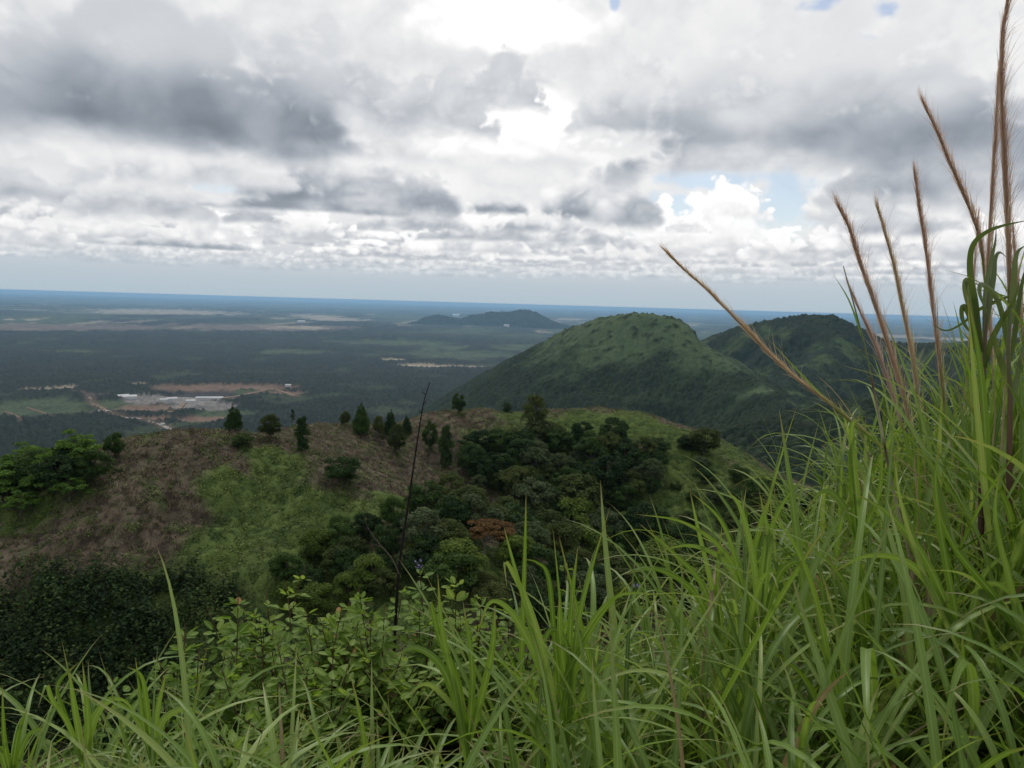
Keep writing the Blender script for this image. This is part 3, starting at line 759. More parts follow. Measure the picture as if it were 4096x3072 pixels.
 (-11.0, 150.1, 6.1, 1.03, 'grey', 'green tree on the gully edge behind the dead stalk', 'trees on the gully edge'),
 (-11.9, 108.8, 4.3, 1.16, 'round', 'green tree on the gully edge behind the dead stalk', 'trees on the gully edge'),
 (-14.8, 115.0, 4.1, 1.03, 'broad', 'green tree on the gully edge behind the dead stalk', 'trees on the gully edge'),
 (-19.5, 103.2, 4.3, 1.07, 'grey', 'green tree on the gully edge behind the dead stalk', 'trees on the gully edge'),
 (-16.7, 104.2, 4.1, 0.96, 'broad', 'green tree on the gully edge behind the dead stalk', 'trees on the gully edge'),
 (-20.7, 110.1, 4.5, 0.93, 'round', 'green tree on the gully edge behind the dead stalk', 'trees on the gully edge'),
 (-16.2, 101.7, 4.1, 1.14, 'round', 'green tree on the gully edge behind the dead stalk', 'trees on the gully edge'),
 (-30.0, 106.3, 4.5, 1.19, 'broad', 'yellowish green tree low on the slope behind the leafy bushes', 'yellowish trees behind the leafy bushes'),
 (-17.9, 103.0, 5.2, 1.05, 'lime', 'yellowish green tree low on the slope behind the leafy bushes', 'yellowish trees behind the leafy bushes'),
 (-20.5, 101.4, 4.6, 1.06, 'lime', 'yellowish green tree low on the slope behind the leafy bushes', 'yellowish trees behind the leafy bushes'),
 (-27.2, 105.5, 5.0, 1.08, 'broad', 'yellowish green tree low on the slope behind the leafy bushes', 'yellowish trees behind the leafy bushes'),
 (-28.3, 102.2, 4.6, 1.04, 'lime', 'yellowish green tree low on the slope behind the leafy bushes', 'yellowish trees behind the leafy bushes'),
 (-24.3, 100.1, 4.8, 1.19, 'lime', 'yellowish green tree low on the slope behind the leafy bushes', 'yellowish trees behind the leafy bushes'),
 (-21.6, 108.9, 5.6, 0.95, 'broad', 'yellowish green tree low on the slope behind the leafy bushes', 'yellowish trees behind the leafy bushes'),
 (-21.7, 106.3, 5.9, 0.96, 'broad', 'yellowish green tree low on the slope behind the leafy bushes', 'yellowish trees behind the leafy bushes'),
 (-27.1, 111.8, 6.3, 0.93, 'lime', 'yellowish green tree low on the slope behind the leafy bushes', 'yellowish trees behind the leafy bushes'),
 (-68.0, 119.5, 6.0, 1.21, 'broad', 'leafy green tree in the grove left of the brown hump', 'grove trees left of the brown hump'),
 (-78.6, 122.5, 6.1, 1.03, 'broad', 'leafy green tree in the grove left of the brown hump', 'grove trees left of the brown hump'),
 (-75.1, 124.1, 6.7, 1.19, 'broad', 'leafy green tree in the grove left of the brown hump', 'grove trees left of the brown hump'),
 (-68.8, 123.1, 5.9, 1.03, 'broad', 'leafy green tree in the grove left of the brown hump', 'grove trees left of the brown hump'),
 (-80.5, 131.9, 5.7, 1.22, 'feather', 'leafy green tree in the grove left of the brown hump', 'grove trees left of the brown hump'),
 (-65.4, 117.5, 4.9, 1.17, 'feather', 'leafy green tree in the grove left of the brown hump', 'grove trees left of the brown hump'),
 (-72.7, 117.3, 5.0, 1.11, 'feather', 'leafy green tree in the grove left of the brown hump', 'grove trees left of the brown hump'),
 (-68.9, 126.4, 4.9, 1.14, 'broad', 'leafy green tree in the grove left of the brown hump', 'grove trees left of the brown hump'),
 (-81.2, 126.7, 5.4, 1.05, 'feather', 'leafy green tree in the grove left of the brown hump', 'grove trees left of the brown hump')]
GREEN = [(-38.5, 131.5, 6.3, 1),
 (-42.2, 124.0, 6.4, 1),
 (-40.4, 110.9, 6.5, 1),
 (-42.3, 136.1, 4.1, 1),
 (-41.4, 103.5, 5.8, 0.9),
 (-32.1, 124.4, 7.4, 1),
 (-37.6, 118.7, 6.5, 1),
 (-27.8, 118.8, 7.0, 1),
 (-29.5, 109.6, 7.8, 1),
 (-23.0, 122.9, 5.0, 1),
 (-33.2, 104.9, 7.6, 0.9),
 (-18.9, 129.1, 4.5, 1),
 (-14.9, 141.7, 4.1, 0.8),
 (-8.8, 152.2, 7.0, 1),
 (-5.7, 118.4, 7.5, 1),
 (-2.2, 108.0, 7.5, 1),
 (-0.2, 200.5, 12.7, 0.9),
 (18.4, 215.2, 13.7, 1),
 (34.7, 215.7, 11.3, 1),
 (44.3, 200.2, 13.0, 1),
 (34.3, 181.8, 12.8, 1),
 (16.6, 186.3, 15.1, 0.9),
 (4.8, 151.9, 13.1, 0.9),
 (-10.1, 110.0, 5.7, 1),
 (47.8, 180.8, 14.0, 1),
 (54.4, 185.7, 13.4, 1),
 (58.2, 208.5, 11.8, 1),
 (62.4, 194.2, 11.2, 1),
 (52.4, 210.1, 10.0, 1),
 (48.4, 209.0, 11.1, 1),
 (59.6, 174.6, 12.7, 1),
 (-71.9, 122.5, 9.0, 0.7),
 (-44.0, 93.1, 13.6, 0.9),
 (-53.6, 90.3, 12.1, 0.9),
 (2.1, 219.5, 7.6, 0.8),
 (-36.8, 101.0, 8.0, 0.9),
 (-23.5, 100.8, 7.7, 1),
 (-11.5, 100.3, 7.6, 1),
 (18.4, 150.9, 17.5, 1),
 (-59.8, 127.7, 4.9, 0.05),
 (-38.8, 183.5, 6.5, 0.0),
 (-11.6, 212.7, 4.9, 0.0)]
THICKET = [(-28.1, 83.4, 2.8, 1.11),
 (-58.4, 87.9, 4.4, 1.29),
 (-40.9, 82.4, 4.4, 1.05),
 (-63.6, 96.4, 4.7, 1.3),
 (-28.7, 84.3, 2.5, 1.17),
 (-64.4, 97.7, 5.8, 1.11),
 (-47.5, 90.8, 3.5, 1.34),
 (-53.3, 79.8, 3.7, 1.36),
 (-65.1, 99.0, 3.7, 0.91),
 (-50.2, 92.8, 4.5, 1.27),
 (-53.7, 89.0, 2.9, 0.94),
 (-48.3, 100.0, 4.8, 1.07),
 (-50.3, 94.4, 5.3, 1.35),
 (-59.1, 86.8, 4.2, 1.15),
 (-29.3, 91.4, 3.7, 1.16),
 (-50.2, 83.0, 2.8, 1.1),
 (-59.4, 100.8, 4.4, 1.06),
 (-60.7, 91.8, 5.2, 1.32),
 (-52.5, 96.1, 5.6, 1.1),
 (-36.1, 98.1, 5.2, 1.17),
 (-42.0, 94.0, 3.2, 1.17),
 (-45.8, 91.1, 4.4, 0.96),
 (-36.9, 102.6, 3.8, 0.95),
 (-41.2, 89.5, 2.7, 1.26),
 (-30.1, 83.8, 3.3, 0.93),
 (-54.5, 88.6, 3.9, 0.93),
 (-42.2, 103.8, 5.1, 1.38),
 (-39.3, 91.4, 2.8, 1.09),
 (-57.3, 88.0, 4.3, 1.16),
 (-52.7, 92.6, 5.2, 1.16),
 (-58.6, 98.4, 5.2, 1.06),
 (-57.3, 92.7, 3.8, 1.12),
 (-51.3, 97.9, 3.0, 1.04),
 (-47.6, 84.5, 3.8, 1.01),
 (-50.1, 92.8, 3.7, 1.17),
 (-35.0, 85.6, 3.9, 1.03),
 (-41.0, 81.8, 3.7, 1.17),
 (-48.8, 91.3, 4.9, 1.26),
 (-31.9, 84.7, 3.7, 1.31),
 (-60.9, 92.2, 3.1, 1.17),
 (-55.8, 90.1, 3.7, 1.24),
 (-32.9, 84.9, 3.8, 1.14),
 (-46.9, 83.8, 4.1, 1.02),
 (-38.7, 87.8, 4.3, 1.28),
 (-42.1, 92.9, 4.4, 1.05),
 (-60.5, 94.9, 5.3, 1.18),
 (-36.8, 102.1, 4.5, 1.29),
 (-50.1, 87.7, 4.6, 1.33),
 (-46.6, 90.2, 3.1, 1.21),
 (-63.3, 101.4, 4.2, 0.91),
 (-41.1, 90.6, 4.9, 1.18),
 (-58.8, 91.8, 5.5, 1.15),
 (-45.9, 95.0, 5.2, 1.03),
 (-58.8, 102.3, 3.5, 1.0),
 (-35.0, 86.1, 2.5, 0.97),
 (-45.8, 82.1, 4.2, 1.22),
 (-57.3, 98.5, 5.6, 1.19),
 (-42.5, 92.2, 4.9, 0.9),
 (-45.4, 104.0, 3.6, 0.9),
 (-46.0, 96.1, 2.8, 1.21),
 (-47.2, 101.6, 4.1, 1.17),
 (-26.9, 84.3, 3.3, 1.28),
 (-58.0, 84.5, 2.9, 0.96),
 (-49.8, 100.9, 4.4, 1.07),
 (-50.3, 87.0, 4.3, 1.29),
 (-67.8, 99.6, 4.9, 1.03),
 (-42.5, 84.4, 3.3, 1.31),
 (-47.6, 79.9, 2.9, 1.14),
 (-46.5, 94.2, 4.0, 1.06),
 (-62.3, 95.5, 4.5, 1.35),
 (-51.4, 96.7, 5.2, 1.1),
 (-56.6, 86.6, 4.3, 1.35),
 (-31.9, 84.1, 2.6, 1.13),
 (-58.2, 98.6, 3.0, 1.35),
 (-44.0, 82.5, 4.3, 1.12),
 (-39.9, 98.2, 3.5, 1.09),
 (-37.4, 88.4, 4.7, 1.14),
 (-42.7, 86.5, 3.8, 0.97),
 (-55.5, 96.1, 3.7, 0.96),
 (-33.5, 84.6, 4.4, 1.17),
 (-51.3, 101.2, 4.3, 1.33),
 (-40.2, 99.7, 5.0, 0.94),
 (-29.5, 90.8, 3.2, 1.08),
 (-52.9, 83.1, 4.9, 0.97),
 (-27.1, 84.2, 4.0, 1.03),
 (-48.5, 81.7, 3.7, 0.92),
 (-56.4, 82.6, 4.9, 1.03),
 (-54.1, 92.3, 5.4, 1.38),
 (-56.2, 83.9, 3.8, 0.93),
 (-64.9, 96.7, 3.4, 0.98),
 (-55.1, 94.0, 3.5, 1.35),
 (-30.6, 93.1, 3.5, 0.92),
 (-42.3, 96.1, 4.3, 1.08),
 (-42.9, 87.6, 2.6, 0.97),
 (-61.4, 96.0, 5.2, 1.2),
 (-54.9, 100.5, 3.4, 1.11),
 (-43.8, 103.1, 3.5, 1.35),
 (-49.0, 101.8, 3.0, 1.31),
 (-59.3, 86.1, 2.7, 1.34),
 (-46.0, 84.3, 4.9, 1.07),
 (-55.5, 92.1, 4.2, 1.38),
 (-50.7, 81.5, 2.8, 1.39),
 (-30.6, 92.1, 3.8, 0.92),
 (-59.4, 94.4, 4.8, 1.01),
 (-30.0, 93.8, 4.8, 0.95),
 (-47.4, 89.7, 4.8, 1.0),
 (-59.0, 97.0, 5.6, 1.22),
 (-50.0, 89.5, 5.2, 1.17),
 (-57.8, 88.8, 4.4, 1.14),
 (-59.9, 93.4, 5.7, 1.28),
 (-55.6, 96.1, 4.2, 1.37),
 (-48.4, 97.7, 3.9, 1.19),
 (-34.9, 85.7, 2.5, 1.0),
 (-35.2, 88.8, 4.1, 0.97),
 (-48.9, 92.4, 4.0, 1.16),
 (-49.5, 85.7, 3.2, 1.39),
 (-46.4, 87.5, 4.7, 1.07),
 (-28.1, 86.0, 4.5, 1.08),
 (-45.4, 96.3, 5.4, 1.12),
 (-31.8, 99.5, 2.9, 1.3),
 (-42.8, 82.0, 3.6, 1.06),
 (-27.8, 86.6, 2.4, 1.39),
 (-44.9, 97.1, 5.5, 1.07),
 (-59.9, 91.1, 5.4, 1.35),
 (-34.7, 87.9, 4.0, 1.04),
 (-60.5, 102.5, 4.7, 1.18),
 (-44.9, 92.1, 4.9, 1.26),
 (-46.2, 97.6, 5.1, 0.98),
 (-49.3, 99.5, 3.2, 1.21),
 (-47.7, 81.0, 3.3, 1.14),
 (-36.3, 97.4, 3.5, 0.91),
 (-36.0, 91.7, 4.3, 1.14),
 (-55.5, 97.8, 3.4, 0.98),
 (-37.6, 86.7, 4.3, 1.27),
 (-37.0, 90.8, 3.4, 1.25),
 (-40.9, 103.2, 3.2, 1.05),
 (-53.2, 90.5, 3.3, 1.01),
 (-56.5, 83.1, 3.7, 1.16),
 (-39.2, 91.4, 4.7, 1.17),
 (-59.1, 98.7, 3.1, 0.96),
 (-43.7, 90.0, 3.3, 1.35),
 (-43.8, 87.7, 3.4, 0.95),
 (-43.0, 96.4, 3.7, 1.23),
 (-36.8, 89.8, 3.2, 1.09),
 (-42.7, 93.7, 5.0, 1.21),
 (-53.4, 92.2, 2.9, 1.28),
 (-50.8, 86.1, 4.8, 1.3),
 (-30.8, 97.2, 3.8, 1.05),
 (-66.1, 97.2, 4.8, 1.25),
 (-31.4, 93.9, 2.7, 1.31),
 (-31.8, 86.9, 3.9, 1.35),
 (-51.9, 98.7, 3.2, 1.31),
 (-51.3, 101.8, 4.1, 1.13),
 (-53.7, 81.4, 3.3, 1.01),
 (-60.1, 95.7, 3.5, 1.4),
 (-34.4, 85.3, 3.1, 1.4),
 (-41.5, 85.5, 2.5, 1.2),
 (-53.8, 101.6, 4.4, 1.23),
 (-50.5, 79.9, 3.0, 1.17),
 (-33.1, 97.0, 5.3, 1.11),
 (-36.0, 92.8, 2.9, 1.08),
 (-63.7, 92.7, 4.4, 1.34),
 (-55.6, 84.9, 4.6, 1.39),
 (-55.2, 97.5, 4.9, 0.96),
 (-64.5, 98.2, 5.5, 1.14),
 (-54.6, 86.7, 3.3, 1.33),
 (-54.8, 80.0, 3.7, 1.34),
 (-64.6, 98.8, 4.2, 1.26),
 (-45.3, 88.6, 3.3, 0.96),
 (-46.7, 84.4, 2.7, 1.09)]
PLUMES = [([(1.443, 2.5, -0.651),
 (1.302, 2.475, -0.515),
 (1.16, 2.45, -0.415),
 (0.977, 2.425, -0.284),
 (0.821, 2.4, -0.174),
 (0.668, 2.375, -0.04),
 (0.562, 2.35, 0.052),
 (0.486, 2.325, 0.109),
 (0.43, 2.3, 0.154)], 0.4, 0.05, 1, 0.0026, 'tan', 'long tan plume leaning far left across the hills'),
 ([(1.409, 2.6, -0.869),
 (1.349, 2.594, -0.633),
 (1.319, 2.587, -0.478),
 (1.281, 2.581, -0.326),
 (1.221, 2.575, -0.162),
 (1.155, 2.569, -0.001),
 (1.09, 2.562, 0.143),
 (1.043, 2.556, 0.256),
 (1.007, 2.55, 0.319)], 0.4, 0.07, 1, 0.0036, 'rust', 'thick rusty plume standing between the leaning tan plume and the thinner pale plumes'),
 ([(1.606, 2.9, -0.968),
 (1.54, 2.9, -0.672),
 (1.482, 2.9, -0.365),
 (1.441, 2.9, -0.164),
 (1.405, 2.9, -0.031),
 (1.36, 2.9, 0.132),
 (1.317, 2.9, 0.262),
 (1.276, 2.9, 0.374)], 0.42, 0.06, 1, 0.0026, 'tan', 'pale thin plume just right of the thick rusty plume'),
 ([(1.619, 2.8, -0.763),
 (1.566, 2.8, -0.513),
 (1.517, 2.8, -0.317),
 (1.47, 2.8, -0.091),
 (1.438, 2.8, 0.068),
 (1.406, 2.8, 0.225),
 (1.374, 2.8, 0.365),
 (1.349, 2.8, 0.481)], 0.42, 0.06, 1, 0.003, 'rust', 'straight upright plume in the middle of the plume row'),
 ([(1.577, 2.6, -0.32),
 (1.527, 2.586, -0.05),
 (1.483, 2.571, 0.14),
 (1.441, 2.557, 0.267),
 (1.381, 2.543, 0.378),
 (1.322, 2.529, 0.472),
 (1.273, 2.514, 0.551),
 (1.221, 2.5, 0.628)], 0.4, 0.065, 1, 0.0028, 'rust', 'plume leaning left out of the curled cane leaves'),
 ([(1.484, 2.5, -0.53),
 (1.473, 2.5, -0.309),
 (1.462, 2.5, -0.106),
 (1.45, 2.5, 0.122),
 (1.443, 2.5, 0.36),
 (1.439, 2.5, 0.539),
 (1.434, 2.5, 0.702),
 (1.435, 2.5, 0.769)], 0.4, 0.06, 1, 0.0036, 'rust', 'tall reddish plume second from the right border'),
 ([(1.488, 2.4, -0.507),
 (1.48, 2.4, -0.295),
 (1.469, 2.4, -0.017),
 (1.447, 2.4, 0.2),
 (1.415, 2.4, 0.439),
 (1.388, 2.4, 0.648),
 (1.377, 2.4, 0.79),
 (1.381, 2.4, 0.886)], 0.46, 0.085, 1, 0.0042, 'rust', 'tallest and thickest reddish plume reaching the top of the photo'),
 ([(1.601, 3.0, -0.912),
 (1.546, 3.0, -0.661),
 (1.487, 3.0, -0.467),
 (1.422, 3.0, -0.293),
 (1.349, 3.0, -0.122),
 (1.288, 3.0, -0.003),
 (1.245, 3.0, 0.081)], 0.35, 0.075, 1, 0.0018, 'pink', 'faint pinkish feathery plume low beside the thick rusty plume'),
 ([(1.739, 2.7, -0.329),
 (1.711, 2.7, -0.111),
 (1.68, 2.7, 0.058),
 (1.655, 2.7, 0.195),
 (1.641, 2.7, 0.286)], 0.3, 0.06, 1, 0.0026, 'pink', 'pinkish plume cut by the right border of the photo'),
 ([(1.639, 2.9, -0.531),
 (1.642, 2.9, -0.276),
 (1.639, 2.9, -0.058),
 (1.638, 2.9, 0.074),
 (1.634, 2.9, 0.238),
 (1.634, 2.9, 0.352)], 0.3, 0.04, 1, 0.0022, 'pink', 'slender pinkish stalk just left of the curled cane leaves')]
BAND_STALK = [(1.225, 2.3, -0.839),
 (1.171, 2.3, -0.673),
 (1.118, 2.3, -0.509),
 (1.071, 2.3, -0.333),
 (1.035, 2.3, -0.2),
 (1.005, 2.3, -0.094),
 (0.971, 2.3, 0.01),
 (0.941, 2.3, 0.095),
 (0.928, 2.3, 0.133)]
BURNT = [(-0.487, 3.4, -1.561),
 (-0.475, 3.4, -1.267),
 (-0.463, 3.4, -1.1),
 (-0.436, 3.4, -0.894),
 (-0.413, 3.4, -0.711),
 (-0.392, 3.4, -0.549),
 (-0.374, 3.4, -0.429),
 (-0.35, 3.4, -0.341)]
TWIG = [(-0.454, 3.3, -1.149),
 (-0.492, 3.325, -1.087),
 (-0.556, 3.35, -1.026),
 (-0.601, 3.375, -0.974),
 (-0.624, 3.4, -0.92)]
CANE = [([(1.394, 2.3, -0.764),
 (1.372, 2.3, -0.488),
 (1.357, 2.3, -0.284),
 (1.349, 2.3, -0.124),
 (1.344, 2.3, -0.005),
 (1.344, 2.3, 0.112)], [[(1.341, 2.3, -0.098),
 (1.297, 2.275, 0.033),
 (1.26, 2.25, 0.121),
 (1.245, 2.225, 0.189),
 (1.259, 2.2, 0.224),
 (1.292, 2.175, 0.244),
 (1.355, 2.15, 0.26)], [(1.343, 2.3, -0.111),
 (1.312, 2.3, -0.006),
 (1.293, 2.3, 0.065),
 (1.279, 2.3, 0.104),
 (1.276, 2.3, 0.078),
 (1.291, 2.3, 0.026),
 (1.31, 2.3, -0.006)], [(1.343, 2.3, -0.084),
 (1.366, 2.33, 0.035),
 (1.39, 2.36, 0.116),
 (1.408, 2.39, 0.171),
 (1.438, 2.42, 0.194),
 (1.483, 2.45, 0.177)], [(1.351, 2.3, -0.151),
 (1.341, 2.262, -0.069),
 (1.345, 2.225, -0.004),
 (1.349, 2.188, 0.047),
 (1.337, 2.15, 0.107)], [(1.341, 2.3, -0.151),
 (1.317, 2.3, -0.059),
 (1.295, 2.3, 0.007),
 (1.275, 2.3, 0.03),
 (1.275, 2.3, -0.001),
 (1.296, 2.3, -0.036),
 (1.338, 2.3, -0.061)], [(1.342, 2.3, -0.045),
 (1.36, 2.337, 0.088),
 (1.389, 2.375, 0.17),
 (1.417, 2.412, 0.227),
 (1.437, 2.45, 0.285)]], 'leafy cane grass stem with curled dark green leaves against the sky'),
 ([(1.407, 2.2, -0.662),
 (1.384, 2.2, -0.399),
 (1.37, 2.2, -0.218),
 (1.354, 2.2, -0.091),
 (1.35, 2.2, 0.034)], [[(1.425, 2.3, -0.148),
 (1.379, 2.27, -0.017),
 (1.329, 2.24, 0.059),
 (1.271, 2.21, 0.089),
 (1.253, 2.18, 0.057),
 (1.269, 2.15, -0.005)], [(1.426, 2.3, -0.122),
 (1.431, 2.3, -0.003),
 (1.436, 2.3, 0.089),
 (1.447, 2.3, 0.167)], [(1.404, 2.3, 0.062),
 (1.384, 2.33, 0.046),
 (1.35, 2.36, 0.018),
 (1.329, 2.39, -0.018),
 (1.299, 2.42, -0.042),
 (1.272, 2.45, -0.027)], [(1.431, 2.3, -0.215),
 (1.372, 2.25, -0.133),
 (1.316, 2.2, -0.067),
 (1.282, 2.15, -0.016)], [(1.419, 2.3, -0.016),
 (1.413, 2.3, 0.101),
 (1.414, 2.3, 0.179),
 (1.438, 2.3, 0.208)], [(1.437, 2.3, -0.282),
 (1.481, 2.35, -0.151),
 (1.524, 2.4, -0.071),
 (1.576, 2.45, -0.044)]], 'second cane grass stem at the right border with a long drooping leaf')]
SHOOTS = [('tall broad bladed grass shoot whose pointed tip crosses the rusty tree', [[(0.136, 1.9, -1.149),
 (0.105, 1.87, -0.941),
 (0.053, 1.84, -0.733),
 (0.01, 1.81, -0.578),
 (-0.01, 1.78, -0.499)], [(0.147, 1.9, -1.148),
 (0.116, 1.886, -0.925),
 (0.065, 1.872, -0.745),
 (0.017, 1.858, -0.639),
 (-0.005, 1.844, -0.606),
 (0.002, 1.83, -0.663)], [(0.139, 1.9, -1.076),
 (0.093, 1.895, -0.895),
 (0.021, 1.89, -0.754),
 (-0.036, 1.885, -0.719),
 (-0.068, 1.88, -0.799)], [(0.143, 1.9, -1.027),
 (0.161, 1.907, -0.863),
 (0.113, 1.915, -0.797),
 (0.061, 1.922, -0.945),
 (0.017, 1.93, -1.047)], [(0.129, 1.9, -0.956),
 (0.218, 1.84, -0.739),
 (0.291, 1.78, -0.615)]]), ('grass shoot with one long straight blade pointing up right, in the middle', [[(0.168, 1.95, -1.153),
 (0.17, 1.92, -0.941),
 (0.179, 1.89, -0.761),
 (0.204, 1.86, -0.611),
 (0.236, 1.83, -0.462)], [(0.168, 1.95, -1.153),
 (0.161, 1.927, -0.908),
 (0.162, 1.903, -0.708),
 (0.169, 1.88, -0.573)], [(0.166, 1.95, -1.103),
 (0.128, 1.945, -0.857),
 (0.105, 1.94, -0.676),
 (0.074, 1.935, -0.634),
 (0.037, 1.93, -0.625)], [(0.171, 1.95, -1.054),
 (0.188, 1.96, -0.862),
 (0.277, 1.97, -0.73),
 (0.408, 1.98, -0.724)], [(0.166, 1.95, -0.98),
 (0.135, 1.89, -0.809),
 (0.125, 1.83, -0.671)], [(0.171, 1.95, -1.054),
 (0.233, 1.927, -0.906),
 (0.287, 1.903, -0.881),
 (0.354, 1.88, -0.939)]]), ('slender grass shoot with fanned pale blades left of the tall broad shoot', [[(-0.083, 1.9, -1.154),
 (-0.114, 1.86, -0.943),
 (-0.147, 1.82, -0.765),
 (-0.157, 1.78, -0.617)], [(-0.078, 1.9, -1.154),
 (-0.11, 1.882, -0.93),
 (-0.156, 1.865, -0.807),
 (-0.179, 1.847, -0.709),
 (-0.178, 1.83, -0.747)], [(-0.084, 1.9, -1.107),
 (-0.077, 1.89, -0.898),
 (-0.103, 1.88, -0.719)], [(-0.085, 1.9, -1.082),
 (-0.147, 1.91, -0.909),
 (-0.218, 1.92, -0.856),
 (-0.276, 1.93, -0.886)], [(-0.079, 1.9, -1.082),
 (-0.032, 1.84, -0.838),
 (-0.024, 1.78, -0.689)], [(-0.086, 1.9, -1.034),
 (-0.176, 1.865, -0.924),
 (-0.228, 1.83, -0.931)]]), ('upright grass shoot at the lower left rising out of the dark thicket', [[(-0.915, 2.0, -1.241),
 (-0.918, 1.96, -1.092),
 (-0.909, 1.92, -0.973),
 (-0.898, 1.88, -0.882)], [(-0.915, 2.0, -1.241),
 (-0.885, 1.965, -1.069),
 (-0.844, 1.93, -0.939)], [(-0.914, 2.0, -1.215),
 (-0.946, 1.993, -1.111),
 (-0.996, 1.987, -1.058),
 (-1.03, 1.98, -1.106)], [(-0.908, 2.0, -1.215),
 (-0.893, 2.01, -1.118),
 (-0.836, 2.02, -1.084),
 (-0.779, 2.03, -1.113)], [(-0.914, 2.0, -1.215),
 (-0.908, 1.96, -1.054),
 (-0.903, 1.92, -0.949),
 (-0.918, 1.88, -0.906)]]), ('arching grass shoot near the left border', [[(-1.07, 1.95, -1.215),
 (-1.086, 1.92, -1.087),
 (-1.11, 1.89, -1.0),
 (-1.105, 1.86, -0.949),
 (-1.109, 1.83, -0.992)], [(-1.064, 1.95, -1.215),
 (-1.036, 1.915, -1.071),
 (-1.027, 1.88, -0.898)], [(-1.069, 1.95, -1.19),
 (-1.11, 1.943, -1.064),
 (-1.122, 1.937, -0.987),
 (-1.064, 1.93, -0.922)], [(-1.067, 1.95, -1.19),
 (-1.036, 1.96, -1.07),
 (-0.981, 1.97, -1.037),
 (-0.928, 1.98, -1.103)], [(-1.069, 1.95, -1.19),
 (-1.056, 1.89, -1.01),
 (-1.031, 1.83, -0.898)]]), ('grass shoot cut by the left border of the photo', [[(-1.223, 1.9, -1.214),
 (-1.198, 1.84, -1.082),
 (-1.16, 1.78, -0.911)], [(-1.223, 1.9, -1.214),
 (-1.179, 1.865, -1.072),
 (-1.133, 1.83, -0.993)], [(-1.229, 1.9, -1.214),
 (-1.243, 1.89, -1.136),
 (-1.27, 1.88, -1.107)], [(-1.223, 1.9, -1.214),
 (-1.188, 1.915, -1.112),
 (-1.15, 1.93, -1.095)]]), ('broad leaning grass shoot on the right below the plumes, its tip pointing left', [[(1.125, 1.9, -0.831),
 (0.997, 1.86, -0.622),
 (0.909, 1.82, -0.445),
 (0.859, 1.78, -0.309)], [(1.138, 1.9, -0.842),
 (1.015, 1.877, -0.604),
 (0.906, 1.853, -0.476),
 (0.793, 1.83, -0.408)], [(1.123, 1.9, -0.807),
 (1.055, 1.893, -0.574),
 (1.016, 1.887, -0.403),
 (1.015, 1.88, -0.301)], [(1.131, 1.9, -0.831),
 (1.163, 1.915, -0.636),
 (1.255, 1.93, -0.557)], [(1.121, 1.9, -0.784),
 (0.974, 1.86, -0.6),
 (0.843, 1.82, -0.557),
 (0.733, 1.78, -0.591)]]), ('dark leaning grass shoot at the right border', [[(1.204, 1.8, -0.738),
 (1.092, 1.76, -0.616),
 (0.977, 1.72, -0.5),
 (0.895, 1.68, -0.369)], [(1.214, 1.8, -0.76),
 (1.125, 1.777, -0.643),
 (1.022, 1.753, -0.573),
 (0.916, 1.73, -0.558)], [(1.206, 1.8, -0.761),
 (1.152, 1.793, -0.594),
 (1.104, 1.787, -0.452),
 (1.1, 1.78, -0.334)], [(1.212, 1.8, -0.738),
 (1.178, 1.81, -0.643),
 (1.117, 1.82, -0.615),
 (1.053, 1.83, -0.688)]]), ('grass shoot with a drooping pale leaf under the leaning tan plume', [[(0.986, 2.2, -0.621),
 (0.953, 2.17, -0.483),
 (0.919, 2.14, -0.35),
 (0.905, 2.11, -0.289),
 (0.915, 2.08, -0.272)], [(0.978, 2.2, -0.648),
 (0.948, 2.177, -0.511),
 (0.921, 2.153, -0.378),
 (0.919, 2.13, -0.31)], [(0.989, 2.2, -0.621),
 (1.026, 2.19, -0.485),
 (1.017, 2.18, -0.341)], [(0.983, 2.2, -0.634),
 (0.935, 2.21, -0.532),
 (0.885, 2.22, -0.497),
 (0.84, 2.23, -0.554)], [(0.99, 2.2, -0.634),
 (1.032, 2.14, -0.525),
 (1.098, 2.08, -0.482)]]), ('tall grass shoot standing against the hollow right of the green hump', [[(0.756, 2.3, -0.995),
 (0.677, 2.26, -0.771),
 (0.604, 2.22, -0.598),
 (0.499, 2.18, -0.499)], [(0.756, 2.3, -0.995),
 (0.721, 2.277, -0.748),
 (0.664, 2.253, -0.565),
 (0.615, 2.23, -0.507)], [(0.754, 2.3, -0.967),
 (0.751, 2.293, -0.711),
 (0.793, 2.287, -0.556),
 (0.871, 2.28, -0.443)], [(0.754, 2.3, -0.967),
 (0.663, 2.31, -0.761),
 (0.553, 2.32, -0.697),
 (0.446, 2.33, -0.718)], [(0.76, 2.3, -0.938),
 (0.796, 2.26, -0.74),
 (0.873, 2.22, -0.711),
 (0.916, 2.18, -0.803)], [(0.751, 2.3, -0.91),
 (0.638, 2.277, -0.709),
 (0.507, 2.253, -0.61),
 (0.356, 2.23, -0.581)], [(0.753, 2.3, -0.938),
 (0.762, 2.29, -0.682),
 (0.722, 2.28, -0.516)]]), ('second tall grass shoot beside the hollow, with arching blades', [[(0.676, 2.4, -1.072),
 (0.626, 2.36, -0.851),
 (0.564, 2.32, -0.655),
 (0.522, 2.28, -0.521)], [(0.676, 2.4, -1.072),
 (0.601, 2.377, -0.843),
 (0.492, 2.353, -0.724),
 (0.387, 2.33, -0.635)], [(0.674, 2.4, -1.042),
 (0.578, 2.393, -0.865),
 (0.46, 2.387, -0.793),
 (0.36, 2.38, -0.808)], [(0.682, 2.4, -1.042),
 (0.724, 2.41, -0.852),
 (0.809, 2.42, -0.794),
 (0.903, 2.43, -0.869)], [(0.673, 2.4, -1.012),
 (0.632, 2.34, -0.801),
 (0.62, 2.28, -0.614)]])]
